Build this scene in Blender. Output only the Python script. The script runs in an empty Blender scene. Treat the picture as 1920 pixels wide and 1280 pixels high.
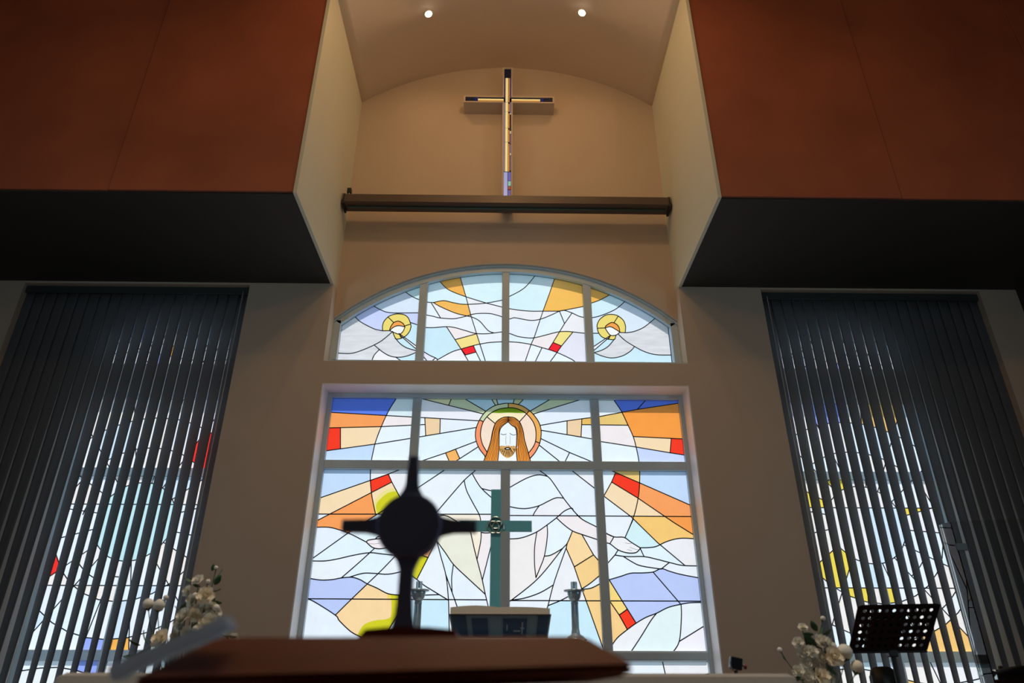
import bpy, bmesh, math, random
from mathutils import Vector, Matrix
random.seed(7)
S = bpy.context.scene
COL = S.collection
PI = math.pi
H = 0.95                      # camera height above the floor; everything is lifted by H at the end

# ------------------------------------------------------------------ camera, sky, sun, exposure
FPX, PITCH, YAW, ROLL, CX = 1312.35, 0.4665, 0.0157, 0.0011, -0.046
cp, sp, cy, sy = math.cos(PITCH), math.sin(PITCH), math.cos(YAW), math.sin(YAW)
FW = Vector((sy*cp, cy*cp, sp)); RT0 = Vector((cy, -sy, 0)); UP0 = RT0.cross(FW)
RT = math.cos(ROLL)*RT0 + math.sin(ROLL)*UP0; UP = -math.sin(ROLL)*RT0 + math.cos(ROLL)*UP0
cd = bpy.data.cameras.new('camera'); cam = bpy.data.objects.new('camera', cd); COL.objects.link(cam)
M = Matrix((RT, UP, -FW)).transposed().to_4x4(); M.translation = Vector((CX, 0, 0)); cam.matrix_world = M
cd.sensor_width = 36; cd.lens = 36*FPX/1920; cd.clip_start = .02
cd.dof.use_dof = True; cd.dof.focus_distance = 7.7; cd.dof.aperture_fstop = 2.0
S.camera = cam
S.view_settings.view_transform = 'Standard'; S.view_settings.look = 'None'
S.view_settings.gamma = 1; S.view_settings.use_curve_mapping = False
S.view_settings.exposure = 0.0
S.cycles.use_denoising = True
S.cycles.max_bounces = 10; S.cycles.diffuse_bounces = 5; S.cycles.transparent_max_bounces = 16
S.cycles.sample_clamp_indirect = 4

w = bpy.data.worlds.new('sky'); S.world = w; w.use_nodes = True
nt = w.node_tree; bg = nt.nodes['Background']
sk = nt.nodes.new('ShaderNodeTexSky'); sk.sky_type = 'NISHITA'; sk.sun_disc = False
sk.sun_elevation = math.radians(58); sk.sun_rotation = 0; sk.air_density = 1.0; sk.dust_density = 1.0
nt.links.new(sk.outputs[0], bg.inputs[0]); bg.inputs[1].default_value = 0.115
sd = bpy.data.lights.new('sun', 'SUN'); sd.energy = 3.8; sd.angle = math.radians(.9); sd.color = (1, .95, .89)
sun = bpy.data.objects.new('sun', sd); COL.objects.link(sun)
sun.rotation_euler = Vector((-.05, -math.cos(math.radians(58)), -math.sin(math.radians(58)))).to_track_quat('-Z', 'Y').to_euler()

def lamp(name, loc, e, color=(1, .62, .32), size=.06, kind='POINT', spot=None, aim=None):
    d = bpy.data.lights.new(name, kind); d.energy = e; d.color = color
    if kind in ('POINT', 'SPOT'): d.shadow_soft_size = size
    if kind == 'SPOT': d.spot_size = math.radians(spot or 150); d.spot_blend = .6
    if kind == 'AREA': d.size = size
    o = bpy.data.objects.new(name, d); COL.objects.link(o); o.location = loc
    if aim: o.rotation_euler = (Vector(aim)-Vector(loc)).to_track_quat('-Z', 'Y').to_euler()
    return o
WARM = (1, .58, .25)
# added warm fill lights without fixtures, out of view, to brighten fascias and vault
for x in (-3.2, 3.2):
    lamp('nave_fill', (x, 1.2, 6.6), 42, WARM, .15)
lamp('nave_fill', (0, -1.0, 5.6), 22, (1, .66, .4), .2)
lamp('nave_fill', (0, 4.7, 7.0), 42, WARM, .2)  # added above the view to brighten the vault
lamp('sanctuary_fill_spot', (0, 1.9, 7.6), 950, (1, .88, .74), .1, 'SPOT', 42, (0, 3.75, .2))  # added unseen spot that brightens altar, table and flowers
# daylight from the tall side windows of the nave, beside and behind the camera
for s_ in (-1, 1):
    o = lamp('nave_window_light', (s_*5.85, 1.6, 1.9), 58, (.72, .93, 1), 2.6, 'AREA', aim=(s_*-1.5, 4.2, 2.6))
    o.data.shape = 'RECTANGLE'; o.data.size_y = 3.0

# ------------------------------------------------------------------ unprojection (pixel of the photo -> point on a real plane)
def ray(x, y): return FPX*FW + (x-960)*RT + (640-y)*UP
def uy(x, y, Y):
    r = ray(x, y); t = Y/r.y; return Vector((CX+r.x*t, Y, r.z*t))

# ------------------------------------------------------------------ materials
def lin(c): return tuple(((v/255)/12.92 if v <= 10 else (((v/255)+.055)/1.055)**2.4) for v in c)
MATS = {}
def mat(name, rgb, rough=.6, metal=0, noise=0, nscale=8, bump=0, spec=.5, sheen=0, emis=None, trans=0):
    if name in MATS: return MATS[name]
    m = bpy.data.materials.new(name); m.use_nodes = True; MATS[name] = m
    n = m.node_tree; b = n.nodes['Principled BSDF']; c = lin(rgb)
    b.inputs['Base Color'].default_value = (*c, 1); b.inputs['Roughness'].default_value = rough
    b.inputs['Metallic'].default_value = metal; b.inputs['Specular IOR Level'].default_value = spec
    if trans:
        tr = n.nodes.new('ShaderNodeBsdfTranslucent'); tr.inputs[0].default_value = (*c, 1)
        mx = n.nodes.new('ShaderNodeMixShader'); mx.inputs[0].default_value = trans
        n.links.new(b.outputs[0], mx.inputs[1]); n.links.new(tr.outputs[0], mx.inputs[2])
        n.links.new(mx.outputs[0], n.nodes['Material Output'].inputs[0])
    if noise or bump:
        tc = n.nodes.new('ShaderNodeTexCoord'); nz = n.nodes.new('ShaderNodeTexNoise')
        nz.inputs['Scale'].default_value = nscale; nz.inputs['Detail'].default_value = 5
        n.links.new(tc.outputs['Object'], nz.inputs['Vector'])
        if noise:
            hs = n.nodes.new('ShaderNodeMixRGB'); hs.blend_type = 'MIX'
            hs.inputs[1].default_value = (*[v*(1-noise) for v in c], 1)
            hs.inputs[2].default_value = (*[min(1, v*(1+noise)) for v in c], 1)
            n.links.new(nz.outputs['Fac'], hs.inputs[0]); n.links.new(hs.outputs[0], b.inputs['Base Color'])
        if bump:
            bp = n.nodes.new('ShaderNodeBump'); bp.inputs['Strength'].default_value = bump; bp.inputs['Distance'].default_value = .01
            n.links.new(nz.outputs['Fac'], bp.inputs['Height']); n.links.new(bp.outputs[0], b.inputs['Normal'])
    if emis:
        b.inputs['Emission Color'].default_value = (*c, 1); b.inputs['Emission Strength'].default_value = emis
    return m
paint = mat('wall_paint', (202, 186, 168), .7, noise=.03, nscale=3, bump=.05)
vaultp = mat('vault_paint', (248, 234, 220), .75, noise=.03, nscale=2)
finp = mat('fin_paint', (214, 214, 194), .6, noise=.02, nscale=3)
rust = mat('rust_panel', (164, 90, 62), .55, noise=.4, nscale=1.1)
soff = mat('soffit_paint', (58, 54, 50), .7, noise=.05)
white = mat('white_lining', (240, 242, 242), .45, noise=.02)
sidep = mat('side_wall_paint', (60, 52, 46), .8, noise=.05)
framem = mat('frame_aluminium', (204, 226, 238), .35, noise=.02)
floorm = mat('floor_tile', (120, 92, 70), .4, noise=.2, nscale=3)
leadm = mat('lead_line', (38, 44, 62), .5, noise=.1)
outm = mat('outside_render', (200, 200, 196), .8, noise=.05)
groundm = mat('outside_paving', (128, 148, 152), .9, noise=.2, nscale=2)
clearm = bpy.data.materials.new('clear_backing'); clearm.use_nodes = True
n = clearm.node_tree; n.nodes.clear(); o_ = n.nodes.new('ShaderNodeOutputMaterial'); t_ = n.nodes.new('ShaderNodeBsdfTransparent')
t_.inputs[0].default_value = (.97, .98, .98, 1); n.links.new(t_.outputs[0], o_.inputs[0])
GL = {}
def glass(rgb, opal=False):
    k = (rgb, opal)
    if k in GL: return GL[k]
    m = bpy.data.materials.new('stained_glass'); m.use_nodes = True; GL[k] = m
    n = m.node_tree; n.nodes.clear(); out = n.nodes.new('ShaderNodeOutputMaterial'); c = lin(rgb)
    tr = n.nodes.new('ShaderNodeBsdfTranslucent'); gl = n.nodes.new('ShaderNodeBsdfGlossy'); gl.inputs['Roughness'].default_value = .2
    mx = n.nodes.new('ShaderNodeMixShader'); mx.inputs[0].default_value = .03
    tc = n.nodes.new('ShaderNodeTexCoord'); mp = n.nodes.new('ShaderNodeMapping'); nz = n.nodes.new('ShaderNodeTexNoise')
    mp.inputs['Scale'].default_value = (1.5, 1, 9) if opal else (3, 1, 3); nz.inputs['Scale'].default_value = 3; nz.inputs['Detail'].default_value = 4
    mr = n.nodes.new('ShaderNodeMixRGB'); a = .72 if opal else .93
    mr.inputs[1].default_value = (*[v*a for v in c], 1); mr.inputs[2].default_value = (*[min(1, v*(1.12 if opal else 1.04)) for v in c], 1)
    L = n.links.new
    L(tc.outputs['Object'], mp.inputs[0]); L(mp.outputs[0], nz.inputs['Vector']); L(nz.outputs['Fac'], mr.inputs[0]); L(mr.outputs[0], tr.inputs[0])
    L(tr.outputs[0], mx.inputs[1]); L(gl.outputs[0], mx.inputs[2]); L(mx.outputs[0], out.inputs[0])
    return m

# ------------------------------------------------------------------ mesh helpers
def link(name, me, m=None, parent=None):
    if isinstance(me, bmesh.types.BMesh):
        bm = me; me = bpy.data.meshes.new(name); bmesh.ops.recalc_face_normals(bm, faces=bm.faces) ; bm.to_mesh(me); bm.free()
    o = bpy.data.objects.new(name, me); COL.objects.link(o)
    if m is not None:
        for q in (m if isinstance(m, (list, tuple)) else [m]): me.materials.append(q)
    if parent is not None: o.parent = parent; o.matrix_parent_inverse = Matrix.Translation(-parent.location) if parent.rotation_euler.z == 0 else parent.matrix_basis.inverted()
    return o
def tag(o, label, cat, group=None):
    o['label'] = label; o['category'] = cat
    if group: o['group'] = group
    return o
def thing(name, label, cat, loc=(0, 0, 0), group=None):
    o = bpy.data.objects.new(name, None); COL.objects.link(o); o.location = loc; o.empty_display_size = .1
    return tag(o, label, cat, group)
def struct(name, bm, m, parent=None):
    o = link(name, bm, m, parent)
    if parent is None: o['kind'] = 'structure'
    return o
def sgroup(name):
    o = bpy.data.objects.new(name, None); COL.objects.link(o); o['kind'] = 'structure'; return o
def box(bm, x0, x1, y0, y1, z0, z1, bev=0, rot=None, at=None):
    r = bmesh.ops.create_cube(bm, size=1)
    vs = r['verts']
    bmesh.ops.scale(bm, vec=(x1-x0, y1-y0, z1-z0), verts=vs)
    c = Vector(((x0+x1)/2, (y0+y1)/2, (z0+z1)/2))
    if bev:
        es = list({e for v in vs for e in v.link_edges})
        q = bmesh.ops.bevel(bm, geom=es, offset=bev, segments=2, affect='EDGES', profile=.5)
        vs = list({v for f in q['faces'] for v in f.verts} | {v for v in vs if v.is_valid})
    if rot is not None: bmesh.ops.rotate(bm, cent=(0, 0, 0), matrix=rot, verts=vs)
    bmesh.ops.translate(bm, vec=c, verts=vs)
    return vs
def nbox(*a, **k): bm = bmesh.new(); box(bm, *a, **k); return bm
def prism(bm, pts, d, pl='xz'):
    """closed outline pts (2D) extruded; pl 'xz': (x,z) at y=d[0]..d[1]; 'xy': z=d; 'yz': x=d"""
    def P(p, t): return {'xz': (p[0], t, p[1]), 'xy': (p[0], p[1], t), 'yz': (t, p[0], p[1])}[pl]
    a = [bm.verts.new(P(p, d[0])) for p in pts]; b = [bm.verts.new(P(p, d[1])) for p in pts]
    bm.faces.new(a); bm.faces.new(b[::-1])
    n = len(pts)
    for i in range(n): bm.faces.new((a[i], b[i], b[(i+1) % n], a[(i+1) % n]))
    return a+b
def tube(bm, pts, r, seg=8, caps=True):
    pts = [Vector(p) for p in pts]; rings = []; n = len(pts)
    rr = r if isinstance(r, (list, tuple)) else [r]*n
    up = Vector((0, 0, 1))
    for i, p in enumerate(pts):
        t = (pts[min(i+1, n-1)]-pts[max(i-1, 0)]).normalized()
        u = t.cross(up)
        if u.length < 1e-3: u = t.cross(Vector((0, 1, 0)))
        u.normalize(); v = t.cross(u)
        rings.append([bm.verts.new(p+rr[i]*(math.cos(k*2*PI/seg)*u+math.sin(k*2*PI/seg)*v)) for k in range(seg)])
    for a, b in zip(rings, rings[1:]):
        for k in range(seg): bm.faces.new((a[k], a[(k+1) % seg], b[(k+1) % seg], b[k]))
    if caps: bm.faces.new(rings[0][::-1]); bm.faces.new(rings[-1])
def lathe(bm, prof, c=(0, 0, 0), seg=24, flute=None):
    rings = []
    for i, (r, z) in enumerate(prof):
        ring = []
        for k in range(seg):
            q = r
            if flute and flute[0] <= i <= flute[1] and k % 2: q *= .84
            a = k*2*PI/seg; ring.append(bm.verts.new((c[0]+q*math.cos(a), c[1]+q*math.sin(a), c[2]+z)))
        rings.append(ring)
    for a, b in zip(rings, rings[1:]):
        for k in range(seg): bm.faces.new((a[k], a[(k+1) % seg], b[(k+1) % seg], b[k]))
    bm.faces.new(rings[0][::-1]); bm.faces.new(rings[-1])
def smooth(o):
    for p in o.data.polygons: p.use_smooth = True
    return o

# ------------------------------------------------------------------ room shell
Y0, YN, YF, YG, YO = 7.0, 7.18, 7.25, 7.29, 7.42
XF = 2.01
ARC = dict(R=2.916, z=1.677); VA = dict(R=3.236, z=4.754)
def arcz(x, A, e=0): return A['z']+math.sqrt(max(0, (A['R']+e)**2-x*x))

b = bmesh.new(); box(b, -7, 7, -4.2, 7.42, -H-.1, -H); struct('floor', b, floorm)
b = nbox(-5.0, 5.0, 2.9, 6.99, -H, -H+.17, bev=.01); struct('trim_platform', b, mat('platform_carpet', (96, 44, 34), .95, noise=.1, nscale=40))
b = bmesh.new(); box(b, -60, 60, 7.5, 80, -H-.3, -H-.1); struct('ground_outside', b, groundm)

b = bmesh.new()
for s in (-1, 1):
    X = lambda a, c: (min(s*a, s*c), max(s*a, s*c))
    x0, x1 = X(5.557, 6.2); box(b, x0, x1, Y0, YO, -H, 4.27)
    x0, x1 = X(1.99, 2.974); box(b, x0, x1, Y0, YO, -H, 3.27)
    x0, x1 = X(XF, 2.974); box(b, x0, x1, Y0, YO, 3.27, 4.27)
    x0, x1 = X(2.974, 5.557); box(b, x0, x1, Y0, YO, -H, -.55); box(b, x0, x1, Y0, YO, 4.235, 4.27)
    x0, x1 = X(XF+.13, 6.2); box(b, x0, x1, Y0+.01, YO, 4.28, 8.3)
box(b, -1.99, 1.99, Y0, YO, 3.004, 3.27); box(b, -1.99, 1.99, Y0, YO, -H, -.42)
struct('wall_front', b, paint)
# upper niche wall with the arch opening
N = 40; out = []
xs = [-XF+2*XF*i/N for i in range(N+1)]
poly = [(x, arcz(x, ARC, .085)) for x in xs] + [(x, arcz(x, VA)+.02) for x in reversed(xs)]
b = bmesh.new(); prism(b, poly, (YN, YO)); struct('wall_niche', b, paint)
# recessed window walls behind the blinds
SW = dict(cx=3.77, w=.82, z0=-.35, z1=2.97, u0=3.30, sp=3.62, rise=.33)
for s in (-1, 1):
    b = bmesh.new(); c = s*SW['cx']; w_ = SW['w']
    lo, hi = sorted((s*2.974, s*5.557)); a0, a1 = c-w_, c+w_
    if a0 > lo: box(b, lo, a0, YF, YO, -.55, 4.235)
    if a1 < hi: box(b, a1, hi, YF, YO, -.55, 4.235)
    oc = s*(SW['cx']+w_); sp_ = [(oc, YF+.001), (s*5.556, YF-.09), (s*5.556, YF+.001)]  # splay added so the outer recess wall catches more window light
    prism(b, sp_, (-.55, 4.235), 'xy')
    box(b, max(a0, lo), min(a1, hi), YF, YO, -.55, SW['z0']); box(b, max(a0, lo), min(a1, hi), YF, YO, SW['z1'], SW['u0'])
    R = (w_**2+SW['rise']**2)/(2*SW['rise']); zc = SW['sp']+SW['rise']-R
    pts = [(c-w_+2*w_*i/20, zc+math.sqrt(R*R-(-w_+2*w_*i/20)**2)) for i in range(21)]
    prism(b, pts+[(c+w_, 4.235), (c-w_, 4.235)], (YF, YO))
    struct('wall_window_recess_'+('left' if s < 0 else 'right'), b, white)
b = bmesh.new()
for s in (-1, 1): box(b, *sorted((s*1.99, s*1.978)), Y0+.001, YF, -.42, 3.003)
box(b, -1.978, 1.978, Y0+.001, YF, 2.993, 3.0035); struct('trim_added_lining', b, white)  # lining boards added; their white stands in for stronger window light
# fins, soffits, fascias
for s, nm in ((-1, 'left'), (1, 'right')):
    b = bmesh.new(); lo, hi = sorted((s*XF, s*(XF+.035))); box(b, lo, hi, 5.335, Y0, 4.25, 8.2)
    lo2, hi2 = sorted((s*XF, s*(XF+.1))); box(b, lo2, hi2, Y0-.001, YO, 4.275, 8.2)
    struct('wall_fin_'+nm, b, finp)
    b = bmesh.new(); lo, hi = sorted((s*(XF+.035), s*6.2)); box(b, lo, hi, 5.372, Y0+.02, 4.26, 4.34); struct('ceiling_soffit_'+nm, b, soff)
    f = sgroup('wall_upper_'+nm)
    edges = [XF+.035, 3.80, 5.66, 6.2]
    for i in range(3):
        lo, hi = sorted((s*(edges[i]+.003), s*(edges[i+1]-.003)))
        dy = .004*((i*2) % 3)
        link('panel', nbox(lo, hi, 5.345+dy, 5.37+dy, 4.275, 7.35, bev=.002), rust, f)
    lo, hi = sorted((s*(XF+.035), s*6.2)); link('backing', nbox(lo, hi, 5.38, 5.42, 4.27, 7.4), soff, f)
    struct('wall_'+nm, nbox(*sorted((s*6.0, s*6.15)), -4.2, 7.42, -H, 8.2), sidep)
    struct('ceiling_nave_'+nm, nbox(*sorted((s*XF, s*6.2)), -4.2, 5.45, 7.34, 7.45), soff)
struct('wall_rear', nbox(-6.2, 6.2, -4.2, -4.1, -H, 8.2), sidep)
b = bmesh.new()
va = [(x, arcz(x, VA)) for x in xs]; prism(b, va+[(x, z+.06) for x, z in reversed(va)], (-4.2, YO)); smooth(struct('ceiling_vault', b, vaultp))

# downlights in the vault
def downlight(x, y, lab, e=10):
    z = arcz(x, VA); ang = math.atan2(x, z-VA['z'])
    t = thing('downlight', lab, 'light', (x, y, z), 'recessed ceiling lights')
    R = Matrix.Rotation(ang, 3, 'Y')
    b = bmesh.new(); prof = [(.058, .004), (.062, -.003), (.05, -.008), (.044, -.004), (.043, .004)]
    lathe(b, prof, seg=24); bmesh.ops.rotate(b, cent=(0, 0, 0), matrix=R, verts=b.verts); bmesh.ops.translate(b, vec=(x, y, z), verts=b.verts)
    smooth(link('trim_ring', b, mat('lamp_trim', (220, 210, 195), .4, noise=.02), t))
    b = bmesh.new(); lathe(b, [(.043, -.005), (.043, -.011)], seg=24); bmesh.ops.rotate(b, cent=(0, 0, 0), matrix=R, verts=b.verts); bmesh.ops.translate(b, vec=(x, y, z), verts=b.verts)
    link('lamp_face', b, mat('lamp_glow', (255, 240, 215), .5, emis=9), t)
    n_ = R @ Vector((0, 0, 1)); p = Vector((x, y, z))-n_*.04
    lamp('downlight_beam', p, e, WARM, .05, 'SPOT', 165, p-Vector((0, 0, 1)))
downlight(-1.03, 6.17, 'small round ceiling downlight left of the two above the glass cross')
downlight(.95, 6.14, 'small round ceiling downlight right of the two above the glass cross')
for y in (4.0, 1.9):
    for x in (-1.0, 1.0): lamp('downlight_beam', (x, y, 7.68), 21, WARM, .05, 'SPOT', 165, (x, y, 0))

# ------------------------------------------------------------------ stained glass: planar arrangement of traced lead lines
CR = {'A': (540, 700, 4.571), 'B': (940, 700, 4.571), 'C': (540, 940, 4.571), 'D': (940, 960, 4.571), 'E': (600, 490, 5.333), 'G': (930, 490, 5.333), 'H': (850, 740, 9.143), 'K': (860, 780, 3.767), 'W': None}
def tp(c, x, y):
    if CR[c] is None: return (x, y)
    o = CR[c]; v = uy(o[0]+x/o[2], o[1]+y/o[2], YG); return (v.x, v.z)
def catmull(p, k=4):
    if len(p) < 3: return p
    q = []; n = len(p)
    for i in range(n-1):
        a, b_, c, d = p[max(i-1, 0)], p[i], p[i+1], p[min(i+2, n-1)]
        for j in range(k):
            t = j/k
            q.append(tuple(.5*((2*b_[m])+(-a[m]+c[m])*t+(2*a[m]-5*b_[m]+4*c[m]-d[m])*t*t+(-a[m]+3*b_[m]-3*c[m]+d[m])*t**3) for m in (0, 1)))
    q.append(p[-1]); return q
def parse(txt):
    """lines 'C x,y x,y ...' ; C = crop letter; '~' smooth, '-' straight, '!' smooth and without lead, '=' closed smooth"""
    R = []
    for ln in txt.strip().split(';'):
        tk = ln.split()
        if not tk: continue
        mode = tk[0][0]; c = tk[0][1]; pts = []
        for q in tk[1:]:
            if q in CR: c = q; continue
            x, y = q.split(','); pts.append(tp(c, float(x), float(y)))
        if mode == '=': pts.append(pts[0])
        if mode in '~!=': pts = catmull(pts)
        R.append((pts, mode != '!'))
    return R
def inside(p, poly):
    x, y = p; r = False; n = len(poly)
    for i in range(n):
        x1, y1 = poly[i]; x2, y2 = poly[(i+1) % n]
        if (y1 > y) != (y2 > y) and x < (x2-x1)*(y-y1)/(y2-y1)+x1: r = not r
    return r
def arrange(lines, border):
    """cut the border polygon by the lines; returns faces (lists of 2D points) and lead edges"""
    bx0 = min(p[0] for p in border)-.02; bx1 = max(p[0] for p in border)+.02; bz0 = min(p[1] for p in border)-.02; bz1 = max(p[1] for p in border)+.02
    segs = []
    for i in range(len(border)): segs.append((border[i], border[(i+1) % len(border)], 2))
    for pts, lead in lines:
        pts = list(pts)
        if len(pts) < 2: continue
        def ext(a, b_, d=.016):
            L = math.hypot(a[0]-b_[0], a[1]-b_[1]) or 1
            return (a[0]+(a[0]-b_[0])/L*d, a[1]+(a[1]-b_[1])/L*d)
        if math.hypot(pts[0][0]-pts[-1][0], pts[0][1]-pts[-1][1]) > .004:
            pts[0] = ext(pts[0], pts[1]); pts[-1] = ext(pts[-1], pts[-2])
        for a, b_ in zip(pts, pts[1:]):
            if max(a[0], b_[0]) < bx0 or min(a[0], b_[0]) > bx1 or max(a[1], b_[1]) < bz0 or min(a[1], b_[1]) > bz1: continue
            segs.append((a, b_, 1 if lead else 0))
    cuts = [[] for _ in segs]
    bb = [(min(s[0][0], s[1][0]), max(s[0][0], s[1][0]), min(s[0][1], s[1][1]), max(s[0][1], s[1][1])) for s in segs]
    for i in range(len(segs)):
        a, b_, _ = segs[i]; rx, ry = b_[0]-a[0], b_[1]-a[1]; bi = bb[i]
        for j in range(i+1, len(segs)):
            bj = bb[j]
            if bi[1] < bj[0] or bj[1] < bi[0] or bi[3] < bj[2] or bj[3] < bi[2]: continue
            c, d, _ = segs[j]; sx, sy_ = d[0]-c[0], d[1]-c[1]; den = rx*sy_-ry*sx
            if abs(den) < 1e-12: continue
            t = ((c[0]-a[0])*sy_-(c[1]-a[1])*sx)/den; u = ((c[0]-a[0])*ry-(c[1]-a[1])*rx)/den
            if -1e-9 <= t <= 1+1e-9 and -1e-9 <= u <= 1+1e-9: cuts[i].append(t); cuts[j].append(u)
    verts = []; grid = {}
    T = .0025
    def vid(p):
        g = (int(math.floor(p[0]/T)), int(math.floor(p[1]/T)))
        for dx in (-1, 0, 1):
            for dy in (-1, 0, 1):
                for k in grid.get((g[0]+dx, g[1]+dy), ()):
                    if math.hypot(verts[k][0]-p[0], verts[k][1]-p[1]) < T: return k
        verts.append(p); grid.setdefault(g, []).append(len(verts)-1); return len(verts)-1
    for s in segs[:len(border)]: vid(s[0])
    E = {}
    for s, cu in zip(segs, cuts):
        ts = sorted([0, 1]+[min(1, max(0, t)) for t in cu]); a, b_ = s[0], s[1]
        ids = []
        for t in ts:
            k = vid((a[0]+(b_[0]-a[0])*t, a[1]+(b_[1]-a[1])*t))
            if not ids or ids[-1] != k: ids.append(k)
        for u, v in zip(ids, ids[1:]):
            if u == v: continue
            m = ((verts[u][0]+verts[v][0])/2, (verts[u][1]+verts[v][1])/2)
            if s[2] != 2 and not inside(m, border): continue
            k = (min(u, v), max(u, v)); E[k] = max(E.get(k, 0), s[2])
    while True:                                   # prune loose ends
        deg = {}
        for u, v in E: deg[u] = deg.get(u, 0)+1; deg[v] = deg.get(v, 0)+1
        bad = [k for k in E if deg[k[0]] < 2 or deg[k[1]] < 2]
        if not bad: break
        for k in bad: del E[k]
    adj = {}
    for u, v in E: adj.setdefault(u, []).append(v); adj.setdefault(v, []).append(u)
    for u in adj: adj[u].sort(key=lambda v: math.atan2(verts[v][1]-verts[u][1], verts[v][0]-verts[u][0]))
    seen = set(); faces = []
    for u in adj:
        for v in adj[u]:
            if (u, v) in seen: continue
            f = []; a, b_ = u, v
            while (a, b_) not in seen:
                seen.add((a, b_)); f.append(a)
                L = adj[b_]; i = L.index(a); a, b_ = b_, L[(i-1) % len(L)]
            P = [verts[k] for k in f]
            A = sum(P[i][0]*P[(i+1) % len(P)][1]-P[(i+1) % len(P)][0]*P[i][1] for i in range(len(P)))/2
            if A <= 3e-5: continue
            if len(set(f)) == len(f): faces.append((A, P, 0)); continue
            st = []                                # loops hanging on one vertex: keep the simple outlines
            for k in f+[f[0]]:
                if k in st:
                    i = st.index(k); Q = [verts[m] for m in st[i:]]
                    a2 = sum(Q[i_][0]*Q[(i_+1) % len(Q)][1]-Q[(i_+1) % len(Q)][0]*Q[i_][1] for i_ in range(len(Q)))/2
                    if a2 > 3e-5: faces.append((a2, Q, 1))
                    st = st[:i]
                st.append(k)
    faces.sort(key=lambda q: q[0])
    return [(q[1], q[2]) for q in faces], [(verts[u], verts[v]) for (u, v), t in E.items() if t], 
WHITES = [(236, 243, 248), (238, 241, 244), (230, 242, 246), (241, 238, 239), (234, 240, 248)]
def lead_bars(b, edges, w=.0085, y0=YG-.003, y1=YG+.001):
    for p, q in edges:
        dx, dz = q[0]-p[0], q[1]-p[1]; L = math.hypot(dx, dz)
        if L < 1e-5: continue
        dx, dz = dx/L, dz/L; e = w*.3; nx, nz = -dz*w/2, dx*w/2
        P = [(p[0]-dx*e+nx, p[1]-dz*e+nz), (q[0]+dx*e+nx, q[1]+dz*e+nz), (q[0]+dx*e-nx, q[1]+dz*e-nz), (p[0]-dx*e-nx, p[1]-dz*e-nz)]
        a = [b.verts.new((x, y0, z)) for x, z in P]; c = [b.verts.new((x, y1, z)) for x, z in P]
        b.faces.new(a)
        for i in range(4): b.faces.new((a[i], c[i], c[(i+1) % 4], a[(i+1) % 4]))
def leaded(parent, lines, lights, seeds, default=None, w=.0098):
    sd_ = [(tp(c, x, y), rgb) for c, x, y, rgb in seeds]
    used = set(); allE = []
    for border in lights:
        F, E = arrange(lines, border); allE += E
        for P, back in F:
            yb = YG+.0015*back
            rgb = None
            for i, (q, col) in enumerate(sd_):
                if i not in used and inside(q, P): rgb = col; used.add(i)
            opal = False
            if rgb is None:
                cxx = sum(p[0] for p in P)/len(P); cz = sum(p[1] for p in P)/len(P)
                rgb = default(cxx, cz) if default else WHITES[int(abs(cxx*37+cz*91)) % len(WHITES)]
            if rgb[0] == rgb[1] == 226: opal = True
            b = bmesh.new(); a = [b.verts.new((x, yb, z)) for x, z in P]; c = [b.verts.new((x, YG+.006, z)) for x, z in P]
            try:
                f = b.faces.new(a); g = b.faces.new(c[::-1]); g.material_index = 1
            except ValueError: b.free(); continue
            for i in range(len(P)):
                h = b.faces.new((a[i], c[i], c[(i+1) % len(P)], a[(i+1) % len(P)])); h.material_index = 1
            link('pane', b, [glass(rgb, opal), clearm], parent)
    b = bmesh.new(); lead_bars(b, allE, w); link('leading', b, leadm, parent)
def painted(parent, txt, w, m, name='painted_line'):
    E = []
    for pts, _ in parse(txt): E += list(zip(pts, pts[1:]))
    b = bmesh.new(); lead_bars(b, E, w, YG-.0025, YG-.0012); return link(name, b, m, parent)
def rect(x0, x1, z0, z1): return [(x0, z0), (x1, z0), (x1, z1), (x0, z1)]

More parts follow.
